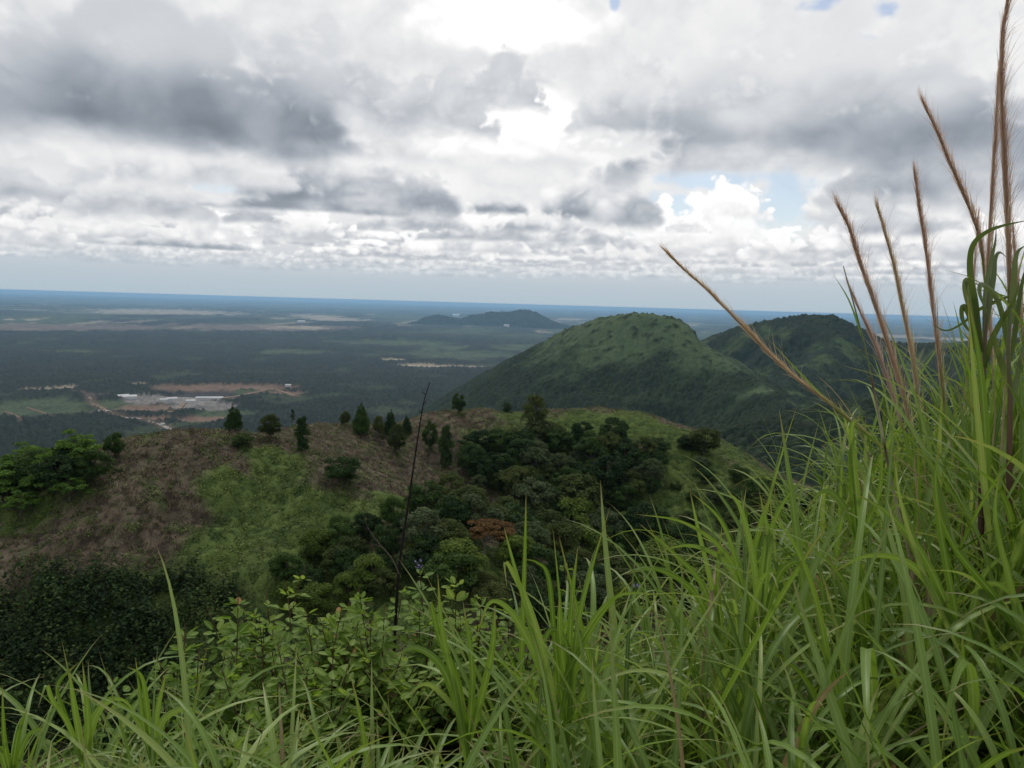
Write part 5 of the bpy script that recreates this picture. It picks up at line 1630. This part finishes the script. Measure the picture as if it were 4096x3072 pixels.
# ---------------------------------------------------------------- ridge cover: dry grass and green scrub
def build_scrub():
    rng = np.random.RandomState(44)
    def spots(n, lo, hi):
        a = np.radians(rng.uniform(-40, 30, n)); d = rng.uniform(lo, hi, n)
        x = (np.sin(a)*d).astype(np.float32); y = (np.cos(a)*d).astype(np.float32)
        return x, y, ridge_z(x, y), green_at(x, y), d
    x, y, z, g, d = spots(70000, 80, 250); k = rng.uniform(0, 1, len(x)) > g*1.1; x, y, z, d = x[k], y[k], z[k], d[k]
    n = len(x); B = 5
    base = np.repeat(np.stack([x, y, z], 1), B, 0)+rng.normal(0, .22, (n*B, 3))*np.array([1, 1, 0])
    L_ = rng.uniform(.4, 1.15, n*B); p, s, w = arch_leaves(base, rng.uniform(0, 6.28, n*B), rng.uniform(.1, .7, n*B), rng.uniform(.9, 2.2, n*B), L_, rng.uniform(.05, .14, n*B), rng, S=4)
    t = np.clip(np.repeat(.5+.5*fbm(x/5, y/5, 441, 4), B)*.6+rng.normal(.2, .18, n*B), 0, 1)
    c, f, t = ribbons(p, s, w, -.1, t)
    m = leaf_mat('dry_grass', [(0, (.040, .031, .020)), (.4, (.098, .077, .050)), (.75, (.185, .150, .102)), (1, (.34, .30, .21))], .8, .2, 1.3, .15)
    tag(mesh_np('dry_grass', c, f, m, {'tint': t}, smooth=False), 'brown dry grass covering the hump and the saddle of the near ridge', 'dry grass', kind='stuff')
    x, y, z, g, d = spots(75000, 80, 255); k = rng.uniform(0, 1, len(x)) < g+.16; x, y, z, g = x[k], y[k], z[k], g[k]
    n = len(x); B = 13; r = np.repeat(rng.uniform(.25, .62, n)*(.7+.5*g), B)
    v = rng.normal(0, 1, (n*B, 3)); v[:, 2] = np.abs(v[:, 2]); v /= np.linalg.norm(v, axis=1, keepdims=True)
    p = np.repeat(np.stack([x, y, z], 1), B, 0)+v*r[:, None]*np.array([1.2, 1.2, 1.25])
    t = np.clip(np.repeat(.5+.55*fbm(x/8, y/8, 447, 4)+rng.normal(0, .10, n), B)+rng.normal(0, .14, n*B), 0, 1)
    x, y, z, g, d = spots(5200, 85, 235); k = (g < .7) & (fbm(x/14, y/14, 449, 3) > -.15); x, y, z = x[k], y[k], z[k]
    tx = np.concatenate([np.array([tr[0]])+rng.normal(0, 1.1, 9) for tr in TREES[:24]]).astype(np.float32); ty = np.concatenate([np.array([tr[1]])+rng.normal(0, 1.1, 9) for tr in TREES[:24]]).astype(np.float32)
    x = np.concatenate([x, tx]); y = np.concatenate([y, ty]); z = np.concatenate([z, ridge_z(tx, ty)])
    m_ = len(x); B2 = 26; r2 = np.repeat(rng.uniform(.3, .95, m_)**1.3, B2); v2 = rng.normal(0, 1, (m_*B2, 3)); v2[:, 2] = np.abs(v2[:, 2]); v2 /= np.linalg.norm(v2, axis=1, keepdims=True)
    p = np.concatenate([p, np.repeat(np.stack([x, y, z], 1), B2, 0)+v2*r2[:, None]*np.array([1, 1, 1.35])]); v = np.concatenate([v, v2])
    t = np.concatenate([t, np.clip(np.repeat(rng.uniform(.0, .5, m_), B2)+rng.normal(0, .1, m_*B2), 0, 1)])
    c, f, t = leaf_quads(p, v+np.array([0, 0, .7]), rng.uniform(.09, .19, len(p)), rng, t)
    m = leaf_mat('scrub_leaves', [(0, (.024, .044, .009)), (.45, (.070, .112, .019)), (.8, (.125, .172, .034)), (1, (.18, .21, .07))], .6, .28, 1.4, .2)
    tag(mesh_np('scrub', c, f, m, {'tint': t}, smooth=False), 'low green scrub and ferns covering the slopes of the near ridge', 'scrub', kind='stuff')
build_scrub()

# ================================================================ foreground: tall grass
GRASS = leaf_mat('grass_blade', [(0, (.052, .100, .012)), (.35, (.106, .190, .024)), (.7, (.182, .282, .052)), (.94, (.29, .36, .10)), (1, (.25, .19, .10))], .42, .40, 1.3, .4, 0, .34, .75)
CULM = leaf_mat('culm', [(0, (.09, .06, .035)), (.5, (.13, .14, .05)), (1, (.24, .20, .10))], .5, .1, 1.2, .4)
def build_grass():
    rng = np.random.RandomState(66); parts = []
    n = 3700; x = rng.uniform(-3.6, 5.5, n); y = rng.uniform(1.15, 7.0, n)
    lim = 3.05+2.6*ss(.1, 2.0, x)+.3*fbm(x/.7, y/.7, 451, 3)
    k = (y < lim) & (np.abs(x) < y*.85+.6) & ~((x < .12) & (x > -1.15) & (y > 2.35))
    x, y = x[k], y[k]; n = len(x)
    clump = fbm(x/.45, y/.45, 455, 3); z = slope_z(x.astype(np.float32), y.astype(np.float32))
    dip = ss(-1.3, -1.0, x)*ss(.25, -.15, x)*ss(1.6, 2.2, y); H = (.44+.10*ss(-.7, -1.2, x)-.16*dip+.18*clump+rng.uniform(-.1, .12, n))*np.where(x > .9, 1.12, 1.0)          # height of the leaf sheaf above the soil
    lean_a = rng.normal(-1.2, .9, n); lean = np.abs(rng.normal(.14, .14, n))
    B = 9; hh = np.repeat(H, B)*np.tile(np.linspace(.05, 1.0, B), n)
    lx = np.repeat(np.sin(lean_a)*np.tan(lean), B)*hh; ly = np.repeat(np.cos(lean_a)*np.tan(lean), B)*hh
    base = np.repeat(np.stack([x, y, z+EYE], 1), B, 0)+np.stack([lx, ly, hh], 1)
    az = np.repeat(rng.uniform(0, 6.28, n), B)+np.tile((np.arange(B) % 2)*math.pi, n)+rng.normal(0, .55, n*B)
    inner = np.tile(np.linspace(0, 1, B), n)
    l0 = rng.uniform(.08, .42, n*B)+.3*(1-inner); l1 = np.where(rng.uniform(0, 1, n*B) < .68, rng.uniform(1.5, 2.9, n*B), rng.uniform(.5, 1.4, n*B))-.6*inner*rng.uniform(0, 1, n*B)
    L_ = rng.uniform(.40, .88, n*B)*(.85+.25*np.repeat(clump, B)); W_ = rng.uniform(.012, .027, n*B)
    A = [blade_attrs(n*B, 12)]
    p, s, w = arch_leaves(base, az, l0, np.maximum(l1, l0+.1), L_, W_, rng, S=12, pw=1.35)
    t = np.clip(np.repeat(rng.normal(.48, .12, n)+.18*clump, B)+rng.normal(0, .14, n*B)+.10*(inner-.5), 0, .82); dead = rng.uniform(0, 1, n*B) < .016; t = np.where(dead, 1.2, t)
    parts.append(ribbons(p, s, w, -.17, t))
    # finer, denser tufts on the lower left
    n3 = 620; x3 = rng.uniform(-2.3, -.55, n3); y3 = rng.uniform(1.35, 2.95, n3); z3 = slope_z(x3.astype(np.float32), y3.astype(np.float32)); B3 = 8
    k3 = ~((x3 > -1.15) & (y3 > 2.3)); x3, y3, z3 = x3[k3], y3[k3], z3[k3]; n3 = len(x3)
    H3 = rng.uniform(.25, .62, n3); la = rng.normal(-.9, .9, n3); ln = np.abs(rng.normal(.14, .12, n3)); hh = np.repeat(H3, B3)*np.tile(np.linspace(.1, 1.0, B3), n3)
    base = np.repeat(np.stack([x3, y3, z3+EYE], 1), B3, 0)+np.stack([np.repeat(np.sin(la)*np.tan(ln), B3)*hh, np.repeat(np.cos(la)*np.tan(ln), B3)*hh, hh], 1)
    az = rng.uniform(0, 6.28, n3*B3); l0 = rng.uniform(.1, .5, n3*B3); l1 = rng.uniform(.8, 2.7, n3*B3)
    p, s, w = arch_leaves(base, az, l0, np.maximum(l1, l0+.1), rng.uniform(.30, .62, n3*B3), rng.uniform(.007, .016, n3*B3), rng, S=12, pw=1.4)
    parts.append(ribbons(p, s, w, -.17, np.clip(rng.normal(.5, .16, n3*B3), 0, .82))); A.append(blade_attrs(n3*B3, 12))
    # taller reeds of the same grass on the right
    n2 = 85; y2 = rng.uniform(1.9, 4.2, n2); x2 = y2*rng.uniform(.49, .74, n2); z2 = slope_z(x2.astype(np.float32), y2.astype(np.float32)); B2 = 13
    H2 = rng.uniform(.32, .70, n2)+.38*ss(.54, .67, x2/y2); la = rng.normal(-1.3, .8, n2); ln = np.abs(rng.normal(.10, .10, n2)); hh = np.repeat(H2, B2)*np.tile(np.linspace(.15, 1.0, B2), n2)
    base = np.repeat(np.stack([x2, y2, z2+EYE], 1), B2, 0)+np.stack([np.repeat(np.sin(la)*np.tan(ln), B2)*hh, np.repeat(np.cos(la)*np.tan(ln), B2)*hh, hh], 1)
    az = np.repeat(rng.uniform(0, 6.28, n2), B2)+np.tile((np.arange(B2) % 2)*math.pi, n2)+rng.normal(0, .5, n2*B2); inn = np.tile(np.linspace(0, 1, B2), n2)
    l0 = rng.uniform(.10, .35, n2*B2)+.2*(1-inn); l1 = rng.uniform(.9, 2.7, n2*B2)-.9*inn
    p, s, w = arch_leaves(base, az, l0, np.maximum(l1, l0+.1), rng.uniform(.40, .80, n2*B2), rng.uniform(.012, .022, n2*B2), rng, S=12, pw=1.5)
    parts.append(ribbons(p, s, w, -.17, np.clip(rng.normal(.45, .17, n2*B2), 0, .82))); A.append(blade_attrs(n2*B2, 12))
    for i in range(n2):
        a, l = la[i], ln[i]; h = H2[i]
        c, f, t = tube([(x2[i], y2[i], z2[i]+EYE-.05), (x2[i]+math.sin(a)*math.tan(l)*h*.5, y2[i]+math.cos(a)*math.tan(l)*h*.5, z2[i]+EYE+h*.5), (x2[i]+math.sin(a)*math.tan(l)*h, y2[i]+math.cos(a)*math.tan(l)*h, z2[i]+EYE+h)], [.006, .005, .003], 5); parts.append((c, f, np.full(len(c), .2))); A.append({'edge': np.full(len(c), .6), 'along': np.full(len(c), .3)})
    c, f, t = join(parts)
    A = {k: np.concatenate([a[k] for a in A]) for k in ('edge', 'along')}
    tag(mesh_np('tall_grass', c, f, GRASS, {'tint': t, **A}), 'dense tall green grass with arching blades covering the near slope', 'grass', kind='stuff')
    # bare culms between the blades
    cp = []
    for i in [j for j in rng.permutation(n) if y[j] > 1.6][:420]:
        h = H[i]*1.1; a = lean_a[i]; l = lean[i]
        cp.append(tube([(x[i], y[i], z[i]+EYE-.05), (x[i]+math.sin(a)*l*h*.5, y[i]+math.cos(a)*l*h*.5, z[i]+EYE+h*.5), (x[i]+math.sin(a)*l*h, y[i]+math.cos(a)*l*h, z[i]+EYE+h)], [.0045, .004, .0025], 5)[:2]+(np.full(15, rng.uniform(.1, .9)),))
    c, f, t = join(cp)
    tag(mesh_np('grass_culms', c, f, CULM, {'tint': t}), 'thin brownish grass culms standing among the tall blades', 'grass stems', kind='stuff')
build_grass()

def leaf_along(pts, width, tint, n=26, roll=0.0, twist=.6, rng=None):
    """one long grass leaf that follows a curve; broad face up"""
    p = spline(pts, n)[None]+np.array([0, 0, EYE]); s = np.linspace(0, 1, n)
    t = np.gradient(p[0], axis=0); t /= np.linalg.norm(t, axis=1, keepdims=True)
    sd = np.cross(t, np.array([0, 1., .25])); sd /= np.linalg.norm(sd, axis=1, keepdims=True)+1e-9
    sd2 = np.cross(t, sd); a = roll+twist*s
    sd = sd*np.cos(a)[:, None]+sd2*np.sin(a)[:, None]
    # flip-free frame
    for i in range(1, n):
        if np.dot(sd[i], sd[i-1]) < 0: sd[i:] *= -1
    w = width*np.minimum(1, .5+s*3)*np.clip(1-s**2.4, .03, 1)
    return ribbons(p, sd[None], w[None], -.17, np.array([tint]))

rng = np.random.RandomState(91)
for lab, curves in SHOOTS:
    b = np.array(curves[0][0]); z = float(slope_z(np.array([b[0]], np.float32), np.array([b[1]], np.float32))[0])
    root = empty('grass_shoot', (0, 0, 0)); tag(root, lab, 'grass shoot', 'single grass shoots standing out of the tall grass')
    foot = (b[0]+.02, b[1]+.03, z-.04)
    c, f, t = tube(np.array([foot, tuple(b*.5+np.array(foot)*.5), tuple(b)])+np.array([0, 0, EYE]), [.007, .006, .004], 7); mesh_np('stem', c, f, CULM, {'tint': t}, parent=root)
    for cu in curves:
        c, f, t = leaf_along(cu, rng.uniform(.014, .021), rng.uniform(.35, .8), roll=rng.uniform(-.3, .3), twist=rng.uniform(-.5, .5))
        mesh_np('leaf', c, f, GRASS, {'tint': t, **blade_attrs(1, len(c)//3)}, parent=root)

# ---------------------------------------------------------------- plume grass stalks
HAIR = {'rust': leaf_mat('rust_hair', [(0, (.38, .24, .16)), (.5, (.58, .42, .31)), (1, (.74, .62, .50))], .6, .5, 1.25, .3),
        'tan': leaf_mat('tan_hair', [(0, (.42, .30, .17)), (.5, (.58, .45, .29)), (1, (.72, .62, .46))], .6, .5, 1.25, .3),
        'pink': leaf_mat('pink_hair', [(0, (.42, .28, .22)), (.5, (.56, .42, .35)), (1, (.70, .60, .53))], .6, .5, 1.25, .3)}
STALK = leaf_mat('stalk', [(0, (.20, .22, .07)), (.5, (.46, .34, .20)), (1, (.56, .40, .28))], .5, .1, 1.1, .4, 9)
rng = np.random.RandomState(101)
for pts, frac, hl, side, rad, kind, lab in PLUMES:
    root = empty('plume_grass', (0, 0, 0)); tag(root, lab, 'plume grass', 'plume grass stalks on the right')
    n = 60; p = spline(pts, n)+np.array([0, 0, EYE])
    foot = p[0].copy(); foot[2] = EYE+float(slope_z(np.array([foot[0]], np.float32), np.array([foot[1]], np.float32))[0])-.05
    if foot[2] < p[0][2]-.05: p = np.concatenate([np.linspace(foot, p[0], 8)[:-1], p])
    n = len(p); s = np.linspace(0, 1, n); r = .85*rad*np.clip(1.25-1.15*s, .10, 1.2)
    c, f, t = tube(p, r, 7); mesh_np('stem', c, f, STALK, {'tint': np.clip(.3+.5*np.repeat(s, 7), 0, 1)}, parent=root)
    # sheath leaf hugging the lower stem
    i0 = int(n*.30); i1 = int(n*.62)
    c, f, t = leaf_along([tuple(q-np.array([0, 0, EYE])) for q in (p[i0], p[(i0+i1)//2]+np.array([.006, 0, 0]), p[i1]+np.array([.03, .02, .015]))], .012, .6, 16); mesh_np('leaf', c, f, GRASS, {'tint': t, **blade_attrs(1, len(c)//3)}, parent=root)
    # hairs of the plume
    acc = np.concatenate([[0], np.cumsum(np.linalg.norm(np.diff(p, axis=0), axis=1))]); acc /= acc[-1]
    start = 1-frac if frac > .3 else 1-frac
    M = int(1900*frac/.4*(1.0 if kind != 'pink' else .45)); u = start+frac*rng.uniform(0, 1, M)**.9
    base = np.stack([np.interp(u, acc, p[:, k]) for k in range(3)], 1); tn = np.gradient(p, axis=0); tn /= np.linalg.norm(tn, axis=1, keepdims=True)
    td = np.stack([np.interp(u, acc, tn[:, k]) for k in range(3)], 1)
    q = (u-start)/frac
    out = np.stack([side*np.abs(rng.normal(.55, .5, M))-.12, rng.normal(0, .5, M), rng.normal(0, .12, M)-.05], 1); out -= (out*td).sum(1, keepdims=True)*td
    open_ = rng.uniform(.02, .16, M)+.45*(rng.uniform(0, 1, M) < .08)
    L_ = hl*rng.uniform(.45, 1.6, M)*(.75+.5*np.sin(np.pi*np.clip(q*1.1, 0, 1))); S = 5; ss_ = np.linspace(0, 1, S)[None, :, None]
    d0 = td+out*open_[:, None]; bend = out*(rng.uniform(.0, .55, M)*open_*3)[:, None]+np.array([0, 0, -.05])
    base = base+out*np.abs(rng.normal(0, .004, M))[:, None]
    path = base[:, None]+L_[:, None, None]*(d0[:, None]*ss_+bend[:, None]*ss_**2*.6)
    sd = np.cross(td, rng.normal(0, 1, (M, 3))); sd /= np.linalg.norm(sd, axis=1, keepdims=True)
    w = np.full((M, S), .0011)*np.linspace(1, .35, S)[None]
    c, f, t = ribbons(path, np.repeat(sd[:, None], S, 1), w, 0.1, np.clip(rng.normal(.5, .25, M), 0, 1))
    mesh_np('plume', c, f, HAIR[kind], {'tint': t}, parent=root)

# banded bare stalk
root = empty('banded_stalk', (0, 0, 0)); tag(root, 'thin upright bare stalk with pale and dark bands, left of the thick rusty plume', 'stalk')
p = spline(BAND_STALK, 60)+np.array([0, 0, EYE])
c, f, t = tube(p, np.linspace(.0048, .0014, 60), 7)
def band_mat():
    m, nt, N, L = mat('banded_culm'); at_ = N('ShaderNodeAttribute'); at_.attribute_name = 'tint'
    r = ramp(N, [(0, (.25, .14, .09)), (.22, (.42, .36, .26)), (.34, (.06, .035, .025)), (.37, (.45, .40, .30)), (.5, (.12, .05, .035)), (.54, (.12, .16, .06)), (.75, (.16, .20, .09)), (1, (.40, .33, .24))])
    r.color_ramp.interpolation = 'LINEAR'; L(at_.outputs['Fac'], r.inputs[0]); pb = N('ShaderNodeBsdfPrincipled'); L(r.outputs[0], pb.inputs['Base Color']); pb.inputs['Roughness'].default_value = .45
    o = N('ShaderNodeOutputMaterial'); L(pb.outputs[0], o.inputs[0]); return m
mesh_np('stem', c, f, band_mat(), {'tint': np.repeat(np.linspace(0, 1, 60), 7)}, parent=root)
c, f, t = leaf_along([tuple(p[38]-np.array([0, 0, EYE])), tuple(p[46]-np.array([.01, 0, EYE])), tuple(p[54]+np.array([-.035, 0, -EYE]))], .006, .5, 12); mesh_np('leaf', c, f, GRASS, {'tint': t, **blade_attrs(1, len(c)//3)}, parent=root)

# cane stems with curled leaves
CANE_LEAF = leaf_mat('cane_leaf', [(0, (.055, .085, .022)), (.5, (.11, .155, .045)), (1, (.19, .22, .09))], .4, .38, 1.3, .45)
CANE_STEM = leaf_mat('cane_stem', [(0, (.07, .035, .028)), (.5, (.14, .075, .05)), (1, (.12, .15, .06))], .45, .05, 1.1, .4, 5)
for stem, leaves, lab in CANE:
    root = empty('cane_grass', (0, 0, 0)); tag(root, lab, 'cane grass')
    p = spline(stem, 40)+np.array([0, 0, EYE]); c, f, t = tube(p, np.linspace(.0095, .003, 40), 8); mesh_np('stem', c, f, CANE_STEM, {'tint': np.repeat(np.linspace(0, 1, 40), 8)}, parent=root)
    for i, lf in enumerate(leaves):
        c, f, t = leaf_along(lf, rng.uniform(.015, .022), rng.uniform(.2, .75), 34, rng.uniform(-.4, .4), rng.uniform(-.9, .9)); mesh_np('leaf', c, f, CANE_LEAF, {'tint': t, **blade_attrs(1, len(c)//3)}, parent=root)

# burnt stalk and twig
char = plain_mat('charred_stem', (.006, .005, .005), (.022, .016, .014), 60, .8)
root = empty('dead_stalk', (0, 0, 0)); tag(root, 'thin black dead stalk rising alone out of the leafy bushes', 'dead stalk')
p = spline(BURNT, 70)+np.array([0, 0, EYE]); foot = p[0].copy(); foot[2] = EYE+float(slope_z(np.array([foot[0]], np.float32), np.array([foot[1]], np.float32))[0])-.05
p = np.concatenate([np.linspace(foot, p[0], 8)[:-1], p]); n = len(p); r = np.linspace(.0072, .0016, n)*(1+.22*(np.arange(n) % 3 == 0))
c, f, t = tube(p, r, 8); mesh_np('stem', c, f, char, parent=root)
for i in range(14, n-4, 4):
    d = np.array([rng.uniform(-1, 1), rng.uniform(-1, 1), .5]); c, f, t = tube([p[i], p[i]+d*.012, p[i]+d*.02+np.array([0, 0, .006])], [.0022, .0016, .0006], 5); mesh_np('thorn', c, f, char, parent=root)
root = empty('dead_twig', (0, 0, 0)); tag(root, 'thin grey bare twig leaning left beside the foot of the dead stalk', 'twig')
p = spline(TWIG, 30)+np.array([0, 0, EYE]); c, f, t = tube(p, np.linspace(.0028, .001, 30), 6); mesh_np('stem', c, f, bark, parent=root)
c, f, t = tube(spline([tuple(p[12]), tuple(p[12]+np.array([-.05, .0, .0])), tuple(p[12]+np.array([-.03, 0, -.16]))], 10), np.linspace(.0014, .0007, 10), 5); mesh_np('branch', c, f, bark, parent=root)

# leafy bushes
BLEAF = leaf_mat('bush_leaf', [(0, (.045, .095, .013)), (.5, (.105, .190, .028)), (.85, (.19, .285, .050)), (.97, (.29, .36, .09)), (1, (.36, .20, .07))], .55, .45, 1.4, .2, 0, .5, .3)
BSTEM = plain_mat('bush_stem', (.045, .022, .014), (.12, .08, .04), 20)
PURPLE = plain_mat('purple_petal', (.16, .14, .30), (.30, .26, .45), 30)
def oval_leaves(base, d, up, L_, W_, tint):
    """N oval leaves of 3x7 vertices with a folded midrib"""
    N = len(base); S = 7; s = np.linspace(0, 1, S)
    prof = np.sin(np.pi*np.clip(s*.97+.02, 0, 1))**.7; prof[0] = .06; prof[-1] = .04
    sd = np.cross(d, up); sd /= np.linalg.norm(sd, axis=1, keepdims=True); nr = np.cross(sd, d)
    path = base[:, None]+d[:, None]*(L_[:, None]*s[None])[..., None]-nr[:, None]*(L_[:, None]*.18*s[None]**2)[..., None]
    return ribbons(path, np.repeat(sd[:, None], S, 1), W_[:, None]*prof[None], -.12, tint)
rng = np.random.RandomState(121)
for (bx, by, bz), lab in BUSHES:
    root = empty('leafy_bush', (0, 0, 0)); tag(root, lab, 'leafy bush', 'leafy bushes behind the tall grass')
    gz = float(slope_z(np.array([bx], np.float32), np.array([by], np.float32))[0]); h = bz-gz
    spindly = 'spindly' in lab; ns = 4 if spindly else 22; stems = []; lb = []; ld = []; lt = []; lL = []
    tops = []
    for k in range(ns):
        sx, sy = rng.normal(0, .05, 2); top = h*(1 if k == 0 else rng.uniform(.55, .97)); wx, wy = (0, 0) if k == 0 else rng.normal(0, .21 if not spindly else .07, 2)
        p = spline([(bx+sx, by+sy, gz-.05), (bx+sx+wx*.4, by+sy+wy*.4, gz+top*.55), (bx+wx, by+wy, gz+top)], 22); stems.append(tube(p+np.array([0, 0, EYE]), np.linspace(.006, .0015, 22), 6)); tops.append(p[-1])
        m = int(rng.uniform(84, 112)); u = rng.uniform(.30, 1, m); i = np.clip((u*21).astype(int), 0, 21)
        az = np.arange(m)*2.4+rng.normal(0, .4, m); el = rng.uniform(-.35, .75, m)+.3*(u > .93)
        d = np.stack([np.cos(az)*np.cos(el), np.sin(az)*np.cos(el), np.sin(el)], 1); off = rng.uniform(.01, .09, m)*(1.25-u)
        lb.append(p[i]+d*off[:, None]); ld.append(d); lL.append(rng.uniform(.030, .062, m)*np.where(u > .95, .7, 1)); lt.append(np.clip(.35+.35*u+rng.normal(0, .13, m), 0, .80))
    c, f, t = join(stems); mesh_np('stems', c, f, BSTEM, parent=root)
    lb, ld, lL, lt = map(np.concatenate, (lb, ld, lL, lt)); lt = np.where(rng.uniform(0, 1, len(lt)) < .004, 1.2, lt)
    up = np.array([[0, 0, 1.]])+rng.normal(0, .35, (len(lb), 3))
    c, f, t = oval_leaves(lb+np.array([0, 0, EYE]), ld, up, lL, lL*rng.uniform(.5, .68, len(lL)), lt); mesh_np('leaves', c, f, BLEAF, {'tint': t, **blade_attrs(len(lb), 7)}, parent=root)
    if 'purple' in lab or 'tallest' in lab:
        fp = np.concatenate([np.array(tp)+rng.normal(0, .012, (14, 3))+np.array([0, -.02, .0]) for tp in tops[:3 if 'purple' in lab else 1]])+np.array([0, 0, EYE])
        c, f, t = leaf_quads(fp, rng.normal(0, 1, fp.shape), np.full(len(fp), .006), rng, np.full(len(fp), .5)); mesh_np('flower', c, f, PURPLE, parent=root)

# ================================================================ haze: one closed box of even air round everything
def build_haze():
    c, f, t = box(-110000, 110000, -110000, 110000, -30, EYE+4)
    m, nt, N, L = mat('haze_air'); pv = N('ShaderNodeVolumePrincipled'); pv.inputs['Color'].default_value = (.41, .69, 1.0, 1); pv.inputs['Density'].default_value = HAZE; pv.inputs['Anisotropy'].default_value = .55
    o = N('ShaderNodeOutputMaterial'); L(pv.outputs[0], o.inputs['Volume'])
    tag(mesh_np('haze', c, f, m, smooth=False), 'pale blue haze over the plain', 'haze', kind='stuff')
HAZE = 3.4e-5
build_haze()
